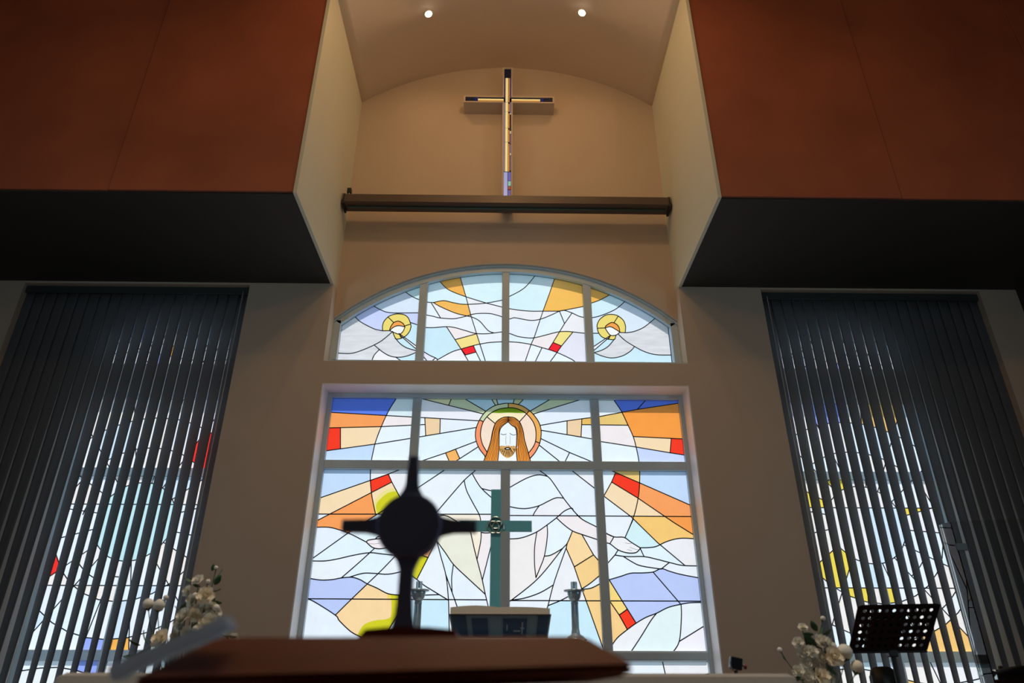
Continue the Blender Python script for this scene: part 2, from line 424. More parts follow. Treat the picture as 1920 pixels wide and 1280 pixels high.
RED, ORG, CRM, TAN, GLD = (250, 62, 40), (255, 160, 92), (250, 220, 178), (243, 208, 165), (236, 196, 112)
BLU, LIL, LAV, LBL, AMB = (96, 128, 232), (200, 220, 246), (190, 202, 242), (206, 233, 243), (240, 170, 70)
YEL, CHA, PNK, WING, PCH = (240, 218, 118), (214, 206, 40), (245, 234, 232), (226, 226, 228), (250, 222, 200)  # CHA puts lens colour bleed beside the foreground cross into pane colour
MAIN = """
~A 938,200 880,290 840,365 800,455 770,530 745,605 728,680 715,748 708,825 706,910 715,1020 730,1110 750,1200 768,1270;
~B 960,222 1000,280 1035,335 1080,430 1130,540 1155,630 1172,710 1180,765 1186,850 1185,930 1180,1010 1168,1090 1145,1190 1110,1290 1060,1405;
-A 355,332 1630,405; -A 345,466 800,455 1175,437; -A 320,663 745,605 1055,555 1610,463; -A 450,460 450,650;
-A 1173,380 1180,530; -A 1305,384 1302,510; -A 262,1070 708,915 860,862 1150,748 1352,680 1610,582;
-A 1350,678 1387,765; -A 1435,646 1470,725; -A 1630,628 1440,750 1345,825 1105,985 750,1215 500,1377 200,1592;
-A 1145,216 1672,346; -A 1510,214 1697,324; -A 1738,208 1778,274; -A 1783,208 1800,264; -A 1403,210 1376,275;
~H 500,1110 545,1060 450,930 395,800 378,680 395,560 450,430 550,290 700,190 830,155 942,145 1060,155 1180,190 1310,275 1400,370 1470,480 1505,610 1500,740 1470,860 1400,990 1310,1095;
~H 590,1000 510,870 475,760 465,670 480,560 520,450 600,350 690,285 800,240 942,222 1060,230 1180,275 1270,340 1360,450 1405,560 1418,670 1410,790 1370,890 1275,1015;
-H 942,140 942,226; -H 1303,272 1133,462; -H 445,425 518,462; -H 578,378 722,497; -H 1402,793 1478,827; !H 630,308 800,312 940,306 1100,312 1262,312;
~H 500,1190 515,1150 580,980 640,800 670,640 720,490 790,420 870,385 942,378; ~H 942,378 1040,392 1110,440 1160,510 1200,640 1220,770 1285,995 1325,1150 1340,1200;
~H 756,1190 758,1150 780,960 785,800 790,640 820,560 870,510 942,460; ~H 940,460 1000,520 1060,560 1085,640 1085,800 1080,960 1098,1150 1100,1200; -H 942,376 940,464;
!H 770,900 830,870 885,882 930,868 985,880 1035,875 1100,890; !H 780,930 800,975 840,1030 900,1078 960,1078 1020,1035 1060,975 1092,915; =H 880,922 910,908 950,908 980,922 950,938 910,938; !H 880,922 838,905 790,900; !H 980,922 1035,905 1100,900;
-B 275,347 675,225; -B 243,324 418,222; -B 148,265 190,222; -B 100,258 112,220; -B 330,445 565,405 690,388 835,370 1035,332 1165,308 1525,254;
-B 1240,226 1163,312; -B 340,486 775,560 845,582 1155,630 1450,680 1580,700; -B 563,404 563,525; -B 691,386 683,545; -B 688,438 1087,443;
-B 340,558 585,677 785,760 960,840 1185,937 1625,1130; -B 325,615 510,762 605,832 795,980 878,1050 1110,1225 1338,1448 1640,1700;
-B 587,675 541,765; -B 945,930 1172,1068 1480,1278 1645,1380; -B 978,850 945,930 876,1053; -B 1128,540 1562,561; -B 1456,557 1446,682;
-A 858,858 890,930 965,1070; -A 240,1265 715,1020 892,929; -A 240,1204 1830,1206; -D -10,27 1640,37; -C 150,832 1760,842; -D 60,756 1725,762;
~C 240,220 350,220 450,245 545,282 610,315 672,347;
~A 1620,820 1575,857 1510,915 1400,1040 1280,1180 C 1200,170; ~A 1510,915 1530,1000 1580,1100 1645,1225 C 1645,215; ~A 1578,855 1620,930 1660,985 1735,1055 1850,1140; ~A 1660,985 1735,1003 1830,1012;

~C 1200,170 1280,128 1350,120 1430,160 1565,248; ~C 1200,165 1190,250 1275,335; ~C 1290,280 1370,340 1470,395 1595,416; -C 1560,240 1600,420 1665,670 1690,790 1730,960 1790,1300;
~C 1640,200 1655,265 1650,350 1618,505; ~C 1765,225 1752,330 1735,400 1700,540 1665,675; ~K 105,785 160,820 225,822 310,800;
~C 1270,330 1350,440 1420,540 1540,655 1692,795; ~C 1275,335 1310,470 1355,640 1375,840 1380,1020 1388,1310; ~C 1352,625 1400,760 1460,930 1590,1310; ~C 1418,538 1403,650 1406,765;
-C 1290,300 1200,480 1105,665 1050,750; -C 1160,430 1202,472; -C 1040,620 1105,668 1170,720 1370,842; -C 1040,806 1290,797; ~C 1200,480 1100,460 1020,560 1040,625;
~C 175,656 280,672 380,668 450,655 520,648 560,650 620,670 680,705 760,740 860,790 970,802 1060,812; ~C 450,660 600,530 745,398; ~C 400,978 545,835 680,705 800,590 925,460;
~C 520,650 640,615 740,615 860,622 985,595 1060,560; ~C 200,508 320,508 430,490 560,460 700,438 800,448 950,465;
~C 672,347 690,330 760,320 830,316; ~C 672,347 700,375 730,395 780,405 850,396; ~C 905,455 950,500 1060,640; ~C 745,325 765,305 800,290; ~C 826,314 885,350 846,400; ~C 798,292 840,290 828,320;
~C 155,832 220,855 405,972 440,1020 540,1115 640,1170 760,1260; ~C 115,1112 180,1150 245,1210; -C 1060,760 960,935 855,1110 740,1310; ~C 950,796 952,870 960,940;
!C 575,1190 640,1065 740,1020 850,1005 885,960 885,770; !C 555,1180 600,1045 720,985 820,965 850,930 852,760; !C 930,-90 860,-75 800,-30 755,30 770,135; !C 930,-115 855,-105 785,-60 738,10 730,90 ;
~B 65,980 180,915 260,880 330,868 398,882; ~B 320,826 395,880 440,930 535,1070 610,1165 680,1240 750,1280; ~D 630,0 700,65 815,125 895,178 965,211;
~B 60,1138 150,1155 230,1155 325,1132 400,1095 470,1065 540,1068; ~B 327,1130 285,1190 240,1280; ~D 245,60 185,180 135,225;
~D 50,228 140,225 220,205 310,165 390,110 470,50 540,-10 600,-35 615,-20; ~D 472,48 540,110 610,160 690,190 820,233 900,262;
~D 305,165 285,300 285,450 297,562; ~D 392,108 395,200 370,370 330,480 296,562; ~D 370,376 430,365 528,308; ~D 612,155 565,265 525,310 400,470 280,600 90,750 50,772;
~D 556,305 500,460 445,625 400,800 380,870 320,1240; -D 563,270 556,310 625,468 690,658 760,850 870,1160; ~D 90,752 200,735 330,690 447,622; ~D 398,800 500,760 580,718 690,662;
-D 690,188 790,365 830,410; -D 622,470 795,362; ~D 688,657 760,610 845,540; ~D 690,660 770,650 845,612; ~D 880,172 965,211 1050,215 1110,255 1190,305;
~D 1192,308 1155,345 1080,348 1000,322 930,270 880,262; -D 967,208 928,272; ~D 1188,304 1270,302 1330,292 1400,258 1480,232 1560,222 1665,228; -D 1188,305 1225,384;
-D 1003,318 975,365 895,455; ~D 970,366 1050,378 1120,380 1225,380 1330,402 1440,430 1550,455 1690,460; ~D 1045,378 1120,425 1200,460 1372,487; -D 1443,428 1368,488;
~D 895,585 925,578 1020,550 1110,522 1200,520 1300,512 1370,483 1440,505 1520,528 1600,545 1705,564; -D 1298,510 1542,793; -D 920,572 1030,750 1080,830 1158,955;
-D 910,735 1010,880 1082,1008; -D 1007,882 1084,827; ~D 930,1170 990,1080 1080,1005 1155,950 1240,900 1330,865 1430,815 1540,788 1620,775 1725,772;
~D 1332,863 1280,930 1200,1060 1105,1205; ~D 1540,788 1543,900 1525,1105 1465,1205; ~D 1523,1107 1600,1060 1745,970; -D 1060,220 1130,60;
~W -1.95,.12 -1.4,.2 -.9,.05 -.3,.2 .3,.1 .9,.22 1.4,.06 1.95,.18; ~W -1.95,-.1 -1.2,-.2 -.4,-.05 .5,-.2 1.2,-.06 1.95,-.2; -W -1.5,.3 -1.3,-.37; -W -.5,.3 -.6,-.37; -W .5,.3 .6,-.37; -W 1.5,.3 1.6,-.37
"""
MSEED = [('A', 600, 260, BLU), ('A', 1000, 270, (222, 236, 240)), ('A', 600, 400, ORG), ('A', 400, 550, RED), ('A', 600, 530, CRM), ('A', 500, 690, LIL),
 ('A', 950, 410, PNK), ('A', 1240, 460, TAN), ('A', 1410, 700, (247, 178, 100)), ('A', 1280, 240, (226, 222, 176)), ('A', 1450, 260, (205, 228, 236)), ('A', 1300, 350, (240, 238, 244)),
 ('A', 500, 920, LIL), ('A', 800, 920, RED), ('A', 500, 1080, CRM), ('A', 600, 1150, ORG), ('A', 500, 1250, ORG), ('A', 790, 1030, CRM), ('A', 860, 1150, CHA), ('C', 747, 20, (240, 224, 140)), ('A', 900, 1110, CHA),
 ('H', 480, 800, (255, 165, 120)), ('H', 420, 700, (255, 150, 105)), ('H', 600, 650, PCH), ('H', 1300, 650, PCH), ('H', 940, 270, (120, 160, 24)), ('H', 1000, 350, (252, 232, 190)), ('H', 800, 350, (252, 232, 190)),  # green top of the inner halo: band of shade painted as pane colour
 ('H', 1440, 600, (240, 172, 90)), ('H', 1120, 210, (225, 170, 90)), ('H', 700, 240, (190, 200, 160)), ('H', 1400, 920, (255, 155, 110)), ('H', 800, 200, (205, 214, 170)),
 ('H', 690, 800, (242, 150, 62)), ('H', 1160, 800, (242, 150, 62)), ('H', 940, 700, (238, 244, 246)), ('H', 930, 1010, (232, 176, 104)), ('H', 930, 890, (232, 176, 104)), ('H', 930, 1115, (242, 243, 250)), ('H', 930, 923, (248, 240, 236)),
 ('H', 280, 170, (206, 214, 178)), ('H', 1500, 220, (206, 214, 178)), ('H', 1130, 110, (200, 205, 160)), ('H', 700, 120, (206, 214, 178)), ('H', 450, 180, (190, 222, 236)), ('H', 1300, 170, (190, 222, 236)), ('H', 900, 110, (190, 222, 236)),
 ('B', 1100, 270, BLU), ('B', 1350, 245, BLU), ('B', 1300, 430, (255, 158, 72)), ('B', 1300, 620, CRM), ('B', 1500, 620, RED), ('B', 1400, 720, (204, 215, 248)), ('B', 950, 390, (238, 200, 120)),
 ('B', 730, 415, (238, 190, 100)), ('B', 625, 460, TAN), ('B', 900, 500, PNK), ('B', 1090, 890, (246, 204, 124)), ('B', 1060, 950, RED), ('B', 1400, 950, LIL), ('B', 1300, 1080, (255, 166, 100)), ('B', 1000, 1080, CRM),
 ('B', 1280, 1200, GLD), ('B', 1500, 1180, (255, 160, 96)), ('B', 1150, 1210, CRM), ('D', 1500, 60, (255, 158, 80)), ('D', 1300, 100, (250, 200, 118)), ('D', 1440, 150, (250, 200, 118)), ('D', 1200, 200, (214, 238, 240)), ('D', 1120, 45, (250, 205, 130)), ('D', 1090, 20, CRM),
 ('C', 400, 740, LAV), ('C', 400, 880, LAV), ('C', 700, 780, (253, 214, 160)), ('C', 600, 980, (253, 214, 160)), ('C', 800, 1080, CHA), ('C', 925, 880, CHA), ('C', 920, 815, CHA), ('C', 868, 880, (240, 214, 96)), ('C', 868, 810, (240, 214, 96)), ('C', 700, 1015, (240, 214, 96)), ('C', 1140, 520, CHA), ('C', 1100, 600, CHA), ('C', 1190, 430, (250, 178, 120)), ('C', 600, 1100, (253, 214, 160)),  # chartreuse and yellow steps repeat the lens bleed as painted pane colour
 ('C', 450, 170, ORG), ('C', 300, 200, ORG), ('C', 760, 360, PNK), ('C', 1250, 900, LBL), ('C', 1700, 480, PNK), ('C', 1610, 320, (250, 236, 214)), ('C', 1340, 150, (238, 234, 214)),
 ('D', 180, 400, (244, 236, 232)), ('D', 350, 300, PNK), ('D', 700, 300, (254, 216, 160)), ('D', 740, 470, (250, 208, 140)), ('D', 780, 720, (252, 208, 142)), ('D', 800, 850, (252, 208, 142)), ('D', 650, 120, PNK), ('D', 650, 90, PNK), ('D', 910, 230, PNK), ('D', 1060, 290, (244, 240, 238)),
 ('D', 970, 690, (253, 216, 130)), ('D', 1040, 810, (253, 216, 130)), ('D', 1090, 900, RED), ('D', 980, 950, (252, 206, 140)), ('D', 1150, 650, LAV), ('D', 1200, 830, LAV), ('D', 1500, 620, LAV), ('D', 1600, 770, LAV), ('D', 550, 900, LBL), ('D', 480, 800, LBL), ('D', 1620, 1120, (246, 240, 246)), ('D', 1400, 1000, (226, 240, 238)), ('D', 1280, 1100, (230, 241, 240))]
wt = sgroup('window_1')
glz = [rect(-1.93, -1.03, 2.225, 2.947), rect(-.943, .945, 2.225, 2.947), rect(1.032, 1.937, 2.225, 2.947)]
for z0, z1 in ((.366, 2.133), (-.35, .28)):
    glz += [rect(-1.93, -1.03, z0, z1), rect(-.943, -.045, z0, z1), rect(.045, .945, z0, z1), rect(1.032, 1.937, z0, z1)]
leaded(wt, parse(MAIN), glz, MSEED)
ink = mat('glass_paint_brown', (150, 84, 40), .6); ink2 = mat('glass_paint_grey', (120, 122, 130), .6)
hair = ''
for k in range(1, 8):
    t = k/8
    L_ = [(515, 1150, 758), (580, 980, 780), (640, 800, 786), (670, 640, 790), (725, 490, 822), (795, 425, 868), (938, 385, 938)]
    R_ = [(1325, 1150, 1098), (1285, 995, 1082), (1220, 770, 1086), (1198, 640, 1085), (1158, 510, 1058), (1105, 440, 1000), (946, 385, 946)]
    yy = [(1150, 1150), (980, 970), (800, 800), (640, 640), (490, 560), (425, 510), (385, 455)]
    for Q in (L_, R_):
        hair += '~H ' + ' '.join('%d,%d' % (a+(c-a)*t+random.uniform(-6, 6), y0+(y1-y0)*t) for (a, _, c), (y0, y1) in zip(Q, yy)) + ';'
painted(wt, hair, .0045, ink, 'painted_hair_line')
beard = ''
for k in range(46):
    a = PI*(.02+.96*k/45); x0, y0 = 935+random.uniform(60, 120)*math.cos(a), 915+random.uniform(25, 60)*math.sin(a)
    x1, y1 = 935+140*math.cos(a), 915+150*math.sin(a)
    beard += '-H %d,%d %d,%d;' % (x0, y0, x1+random.uniform(-8, 8), y1)
for k in range(14):
    x = 800+k*20; beard += '-H %d,%d %d,%d;' % (x, 905, x+random.uniform(-14, 14), 876)
painted(wt, beard, .0028, ink, 'painted_beard_line')
painted(wt, '~H 815,668 845,682 880,682 907,670;~H 968,660 1000,682 1035,690 1072,680', .006, ink2, 'painted_eyelid')
painted(wt, '~H 905,700 900,780 905,850;~H 970,700 975,780 968,850;~D 1060,262 1090,268 1115,268;~D 1100,300 1150,318 1180,322;~D 1080,318 1120,332;~C 690,360 740,362 790,356', .003, ink2, 'painted_face_line')

# frame members of the main window
def bars(parent, name, rects, y0=YF, y1=YG+.03, m=framem, bev=.006):
    for r in rects: link(name, nbox(r[0], r[1], y0, y1, r[2], r[3], bev=bev), m, parent)
bars(wt, 'frame', [(-1.99, -1.926, -.42, 3.004), (1.933, 1.99, -.42, 3.004), (-1.926, 1.933, 2.943, 3.004), (-1.926, 1.933, -.42, -.346)])
bars(wt, 'transom', [(-1.926, 1.933, 2.130, 2.228)], YF+.004)
bars(wt, 'mullion', [(-1.034, -.94, 2.228, 2.943), (.942, 1.036, 2.228, 2.943), (-1.034, -.94, -.346, 2.130), (.942, 1.036, -.346, 2.130), (-.048, .048, -.346, 2.130)], YF+.008)
bars(wt, 'transom', [(-1.926, 1.933, .277, .369)], YF-.02, YG+.03, bev=.02)

# ------------------------------------------------------------------ arched window
ARCHL = """
~E 628,700 625,650 640,600 680,555 720,535 760,525 800,525 840,532 875,555 895,590 910,640 905,675 895,700 875,728 850,750 820,765 800,772 760,776 748,755 733,722 728,703;
~E 697,695 700,670 715,640 740,610 785,597 830,620 850,658; ~E 695,692 740,655 790,642 850,655; ~E 850,655 830,700 795,727 750,715 697,692; -E 678,553 738,612; -E 846,644 910,626; -E 793,725 815,770; -E 622,692 700,692;
~E 345,545 400,600 500,655 560,680 628,693; ~E 535,445 620,490 700,512 850,515 1000,515 1065,535 1130,548 1200,565 1330,573 1400,562 1470,545 1560,522 1690,520 1760,535 1815,552 1875,580;
~G 50,552 128,575 180,563 240,572 350,590 440,578 530,545 638,495; ~G 635,497 685,490 760,515 830,548 880,558 950,562 1020,550 1100,522 1200,475 1290,400;
~E 845,298 920,350 1000,385 1080,408 1135,410; ~E 1130,412 1235,392 1330,412 1430,428 1560,425 1670,415 1815,388 1900,362; ~G 60,388 130,352 240,295 310,240 392,142;
~E 1195,195 1260,265 1330,305 1450,350 1560,385 1670,418 1815,455 1890,480; ~G 60,458 130,472 240,488 350,497 470,497 570,497 640,495 730,478 870,450 950,418 1040,385 1135,335;
~E 1130,408 1200,450 1350,515 1470,545 1530,560 1600,600 1680,690 1740,714; -E 1400,150 1460,355 1510,545 1565,720 1600,830 1660,1015; -E 1108,406 1207,567;
~E 1050,660 1130,662 1265,652 1350,662 1450,690 1560,720 1680,722 1815,705 1880,708; ~G 50,710 128,718 220,750 330,765 400,760 500,735 620,705 700,700 770,705 890,718 960,718 1025,718;
-E 1262,648 1350,782 1410,875 1495,1015; -E 1348,784 1572,721; ~E 1155,995 1250,940 1330,900 1410,875 1530,842 1605,825 1700,810 1815,803 1890,800;
~G 50,802 128,803 230,810 350,830 460,862 525,880 610,910 700,950 775,990 800,1020; -E 1408,873 1455,935 1562,905 1533,840; -E 1558,900 1615,1015;
~E 165,915 300,920 400,895 520,845 620,790 718,708; ~E 543,836 620,900 700,945 790,958 880,942 970,905; ~E 592,883 540,940 512,1015; -E 748,950 840,1015;
~E 758,770 800,820 870,865 975,895; -E 798,725 990,865; -E 800,738 990,900; ~E 903,610 940,622 1000,642; ~E 1020,890 1100,940 1168,972 1165,1010; -E 1030,945 1085,1012; -E 1160,960 1100,1012;
~G 1013,668 1010,640 1020,610 1035,582 1060,560 1090,540 1130,530 1180,532 1220,545 1255,570 1280,600 1295,650 1292,712; -G 1295,712 1236,709; ~G 1090,668 1095,650 1110,635 1155,610 1200,625 1230,660 1238,708;
~G 1088,666 1140,652 1190,675 1238,706; ~G 1240,704 1215,728 1185,740 1145,738 1115,705 1090,664; ~G 1013,664 1020,700 1040,735 1065,758 1100,772 1140,780 1182,781 1194,760 1200,735; -G 1222,547 1182,610; -G 1008,668 1092,665; -G 1128,772 1147,737;
~G 1285,713 1340,708 1380,700 1430,682 1490,650 1595,565; ~G 1213,718 1290,790 1385,850 1470,895 1560,925 1640,935 1765,935; ~G 1388,848 1340,900 1260,945 1160,965 1060,945 965,905;
~G 1343,893 1395,950 1428,1018; -G 1162,963 1085,1015; ~G 1183,778 1120,850 1050,890 960,916; -G 1147,737 955,865; -G 1140,752 955,910;
-G 585,172 535,320 470,497 380,765 350,830 285,1020; -G 633,493 687,626; -G 764,510 685,622 570,810 520,888; -G 774,700 655,845 610,910 530,1018; -G 566,808 660,848; -G 462,858 385,1018;
~G 915,902 830,945 770,978 830,1015; -G 915,952 850,1015
"""
ASEED = [('E', 300, 700, WING), ('E', 350, 950, WING), ('E', 650, 850, WING), ('E', 700, 980, (240, 238, 240)), ('E', 470, 560, (205, 212, 248)), ('E', 650, 630, YEL), ('E', 800, 560, YEL), ('E', 870, 700, YEL), ('E', 765, 745, YEL),
 ('E', 780, 620, (246, 164, 84)), ('E', 780, 680, (248, 246, 240)), ('E', 930, 720, LBL), ('E', 890, 855, LBL), ('E', 870, 980, LBL), ('E', 1330, 240, (244, 176, 84)), ('E', 1350, 460, (246, 184, 92)), ('E', 1480, 520, (246, 184, 92)), ('E', 1480, 780, (246, 222, 140)),
 ('E', 1480, 890, (246, 40, 50)), ('E', 1200, 800, LBL), ('E', 1400, 720, PNK), ('E', 1100, 970, (232, 230, 240)), ('E', 700, 400, (222, 232, 246)), ('E', 970, 330, (214, 240, 242)), ('E', 1640, 250, (220, 242, 246)), ('E', 1140, 280, (220, 240, 246)),
 ('G', 700, 350, (246, 188, 92)), ('G', 970, 350, (246, 184, 88)), ('G', 1100, 620, YEL), ('G', 1250, 620, YEL), ('G', 1050, 720, YEL), ('G', 1170, 765, YEL), ('G', 1170, 630, (248, 160, 80)), ('G', 1150, 700, (248, 246, 240)), ('G', 1600, 750, WING), ('G', 1550, 970, WING), ('G', 1200, 880, WING),
 ('G', 1250, 980, PNK), ('G', 670, 760, (246, 226, 140)), ('G', 590, 860, (246, 40, 50)), ('G', 790, 830, LBL), ('G', 980, 780, LBL), ('G', 1080, 830, LBL), ('G', 1050, 990, LBL), ('G', 480, 790, PNK), ('G', 840, 980, (232, 230, 240)), ('G', 460, 250, (218, 240, 244)), ('G', 230, 220, (218, 240, 244)), ('G', 1100, 440, (216, 240, 246)), ('G', 1420, 530, (222, 234, 246))]
wa = sgroup('window_2')
def archlight(x0, x1, z0=3.388, e=0, lo=None):
    n_ = 12; top = [(x1+(x0-x1)*i/n_, arcz(x1+(x0-x1)*i/n_, ARC, e)) for i in range(n_+1)]
    return [(x0, z0), (x1, z0)]+top
leaded(wa, parse(ARCHL), [archlight(-1.935, -1.037), archlight(-.95, -.046), archlight(.031, .925), archlight(1.012, 1.915)], ASEED)
fo = [(x, arcz(x, ARC, .084)) for x in xs]; fi = [(x*1.935/XF, arcz(x*1.935/XF, ARC, -.002)) for x in xs]
b = bmesh.new(); prism(b, fo+fi[::-1], (YN+.05, YG+.03)); link('arched_frame', b, framem, wa)
b = bmesh.new()
prism(b, [(x, arcz(x, ARC, .084)) for x in xs]+[(x, arcz(x, ARC, .062)) for x in reversed(xs)], (YN+.03, YN+.055)); link('frame_bead', b, framem, wa)
for s in (-1, 1): link('frame', nbox(*sorted((s*XF, s*1.932)), YN+.05, YG+.03, 3.27, 3.90), framem, wa)
link('bottom_rail', nbox(-1.99, 1.99, YN+.05, YG+.03, 3.262, 3.392), framem, wa)
for x0, x1 in ((-1.04, -.947), (-.049, .034), (.922, 1.015)):
    b = bmesh.new(); pts = [(x0, 3.27), (x1, 3.27)]+[(x, arcz(x, ARC, .01)) for x in (x1, (x0+x1)/2, x0)]; prism(b, pts, (YN+.058, YG+.03)); link('mullion', b, framem, wa)
link('sill', nbox(-2.0, 2.0, YN-.16, YN+.1, 3.262, 3.29), framem, wa)

# ------------------------------------------------------------------ side windows behind the blinds
def circ(cx, cz, r, n=28, a0=0, a1=2*PI): return [(cx+r*math.cos(a0+(a1-a0)*i/n), cz+r*math.sin(a0+(a1-a0)*i/n)) for i in range(n+1)]
for s, nm in ((-1, 'window_3'), (1, 'window_4')):
    g = sgroup(nm); c = s*SW['cx']; w_ = SW['w']-.05; cz = 1.58
    rnd = random.Random(14+3*s)
    L_ = [(circ(c-.02, cz, .40), True), (circ(c-.02, cz, .78), True), (circ(c-.02, cz, 1.12, 36), True)]
    for k in range(16):
        a = (k+.5)*2*PI/16+rnd.uniform(-.06, .06)
        r0 = .40 if k % 2 else .40
        p = (c-.02+r0*math.cos(a), cz+r0*math.sin(a)); q = (c-.02+1.9*math.cos(a+.05), cz+1.9*math.sin(a+.05)); L_.append(([p, q], True))
    for k in range(12):
        r = rnd.choice((.55, .62, .92, 1.0)); a = rnd.uniform(0, 2*PI); d = rnd.uniform(.12, .3)
        L_.append((circ(c-.02, cz, r, 6, a, a+d*1.9), True))
    L_.append(([(c-1, .95), (c+1, .95)], True)); L_.append(([(c-1, 1.75), (c+1, 1.75)], True))
    for zz in (.0, .14): L_.append((catmull([(c-1, zz), (c-.4, zz+.08), (c+.3, zz-.06), (c+1, zz+.05)]), True))
    for zz in (3.42, 3.55, 3.72): L_.append((catmull([(c-1, zz), (c-.4, zz+.08), (c+.3, zz-.03), (c+1, zz+.05)]), True))
    for k in range(-3, 4): L_.append(([(c+k*.08, 3.28), (c+k*.27, 4.0)], True))
    def dflt(x, z, c=c, s=s, rnd=rnd):
        r = math.hypot(x-c, z-cz); q = rnd.random()
        if r < .38 and s < 0: return (196, 232, 236)
        if .75 < r < .95 and q < .08: return (250, 50, 44)
        if r > 1.1 and q < .14: return rnd.choice([(244, 176, 84), (150, 168, 240), (244, 196, 120)])
        if s > 0 and .4 < r < .8 and q < .16: return (240, 214, 84)
        if q > .75: return (243, 236, 230)
        return rnd.choice(WHITES+[(214, 232, 246)])
    gl_ = []
    for a0, a1 in ((c-w_, c-.035), (c+.035, c+w_)):
        gl_ += [rect(a0, a1, -.3, .28), rect(a0, a1, .366, 2.05), rect(a0, a1, 2.13, 2.92)]
        R = (SW['w']**2+SW['rise']**2)/(2*SW['rise']); zc = SW['sp']+SW['rise']-R
        gl_.append([(a0, 3.34), (a1, 3.34)]+[(a1+(a0-a1)*i/8, zc-.05+math.sqrt(R*R-(a1+(a0-a1)*i/8-c)**2)) for i in range(9)])
    leaded(g, L_, gl_, [], dflt)
    a0, a1 = c-SW['w'], c+SW['w']
    bars(g, 'frame', [(a0, a0+.052, -.35, 2.97), (a1-.052, a1, -.35, 2.97), (a0+.052, a1-.052, 2.918, 2.97), (a0+.052, a1-.052, -.35, -.298), (a0, a0+.052, 3.3, 3.62), (a1-.052, a1, 3.3, 3.62), (a0+.052, a1-.052, 3.3, 3.342)], YF+.01)
    bars(g, 'mullion', [(c-.037, c+.037, -.3, .277), (c-.037, c+.037, .369, 2.048), (c-.037, c+.037, 2.132, 2.918), (c-.037, c+.037, 3.342, 3.92)], YF+.014)
    bars(g, 'transom', [(a0+.052, a1-.052, 2.048, 2.132), (a0+.052, a1-.052, .277, .369)], YF+.008)
    R = (SW['w']**2+SW['rise']**2)/(2*SW['rise']); zc = SW['sp']+SW['rise']-R
    xx = [a0+(a1-a0)*i/16 for i in range(17)]; fz = lambda x, e: zc+e+math.sqrt(R*R-(x-c)**2)
    b = bmesh.new(); prism(b, [(x, fz(x, .01)) for x in xx]+[(x, fz(x, -.052)) for x in reversed(xx)], (YF+.01, YG+.03)); link('arched_frame', b, framem, g)

# ------------------------------------------------------------------ vertical blinds
vane = mat('blind_fabric', (134, 136, 142), .75, noise=.04, nscale=60, trans=.6)
vaneb = mat('blind_white_backing', (236, 242, 244), .6, noise=.02, trans=.18)
def blind(s, label):
    t = thing('vertical_blind', label, 'blind', (s*4.26, 7.08, 0), 'blinds over the side windows')
    link('headrail', nbox(*sorted((s*2.98, s*5.55)), 7.055, 7.10, 4.17, 4.215, bev=.004), mat('rail_dark', (60, 66, 66), .4, noise=.05), t)
    link('pelmet', nbox(*sorted((s*2.98, s*5.55)), 7.04, 7.052, 4.13, 4.22, bev=.002), mat('rail_dark', (60, 66, 66), .4, noise=.05), t)
    wv, spx = .132, .1235; n = 21
    rnd = random.Random(3)
    for i in range(n):
        xc = 3.045+i*spx
        f = min(1, max(0, (xc-3.3)/2.0)); z0 = 3.82-1.05*f*f; tb = math.radians(44-9*f)+math.radians(rnd.uniform(-3, 3)); z0 += rnd.uniform(-.12, .12)
        if i == 0: tb *= .45
        b = bmesh.new(); rows = []
        for j in range(25):
            z = 4.15-(4.15+.5)*j/24
            q = max(0, (z0-z)/(z0+.3)); th = math.radians(7.5)+(tb-math.radians(7.5))*(q**1.25)
            row = []
            for sd_ in (1, -1):
                for k in range(5):
                    u = (k/4-.5)*sd_; bow = .004*(1-4*u*u)
                    lx, ly = u*wv, -bow+sd_*.0006
                    X = xc+(lx*math.cos(th)+ly*math.sin(th)); Yy = 7.08-(-lx*math.sin(th))*1+ly*math.cos(th)
                    row.append(b.verts.new((s*X, Yy, z)))
            rows.append(row)
        for r0, r1 in zip(rows, rows[1:]):
            for k in range(10):
                f_ = b.faces.new((r0[k], r0[(k+1) % 10], r1[(k+1) % 10], r1[k]))
                if k < 4: f_.material_index = 1
        b.faces.new(rows[0]); b.faces.new(rows[-1][::-1])
        smooth(link('vane', b, [vane, vaneb], t))
    b = bmesh.new(); tube(b, [(s*3.05, 7.035, 4.16), (s*3.05, 7.03, 1.0), (s*3.05, 7.03, -.4)], .003, 6); link('cord', b, mat('cord_white', (210, 210, 205), .6, noise=.02), t)
blind(-1, 'grey vertical blind over the window left of the big glass window')
blind(1, 'grey vertical blind over the window right of the big glass window, behind the music stand')

# ------------------------------------------------------------------ glass cross on the niche wall
gc = thing('glass_cross', 'tall leaded blue and yellow glass cross lit from behind high in the niche', 'cross', (.012, YN, 5.4))
bx, VX0, VX1, AX0, AX1, AZ0, AZ1, TZ = .012, -.046, .048, -.568, .608, 7.12, 7.198, 7.735
def crossout(o): return [(VX0-o, 5.45), (VX1+o, 5.45), (VX1+o, AZ0-o), (AX1+o, AZ0-o), (AX1+o, AZ1+o), (VX1+o, AZ1+o), (VX1+o, TZ+o), (VX0-o, TZ+o), (VX0-o, AZ1+o), (AX0-o, AZ1+o), (AX0-o, AZ0-o), (VX0-o, AZ0-o)]
b = bmesh.new(); O, I = crossout(.022), crossout(.001); ny = len(O)
oy = [[b.verts.new((x, y, z)) for x, z in P] for P, y in ((O, 6.96), (I, 6.96), (I, YN), (O, YN))]
for i in range(ny):
    j = (i+1) % ny
    for a, c in ((0, 1), (1, 2), (2, 3), (3, 0)): b.faces.new((oy[a][i], oy[a][j], oy[c][j], oy[c][i]))
link('box_frame', b, paint, gc)
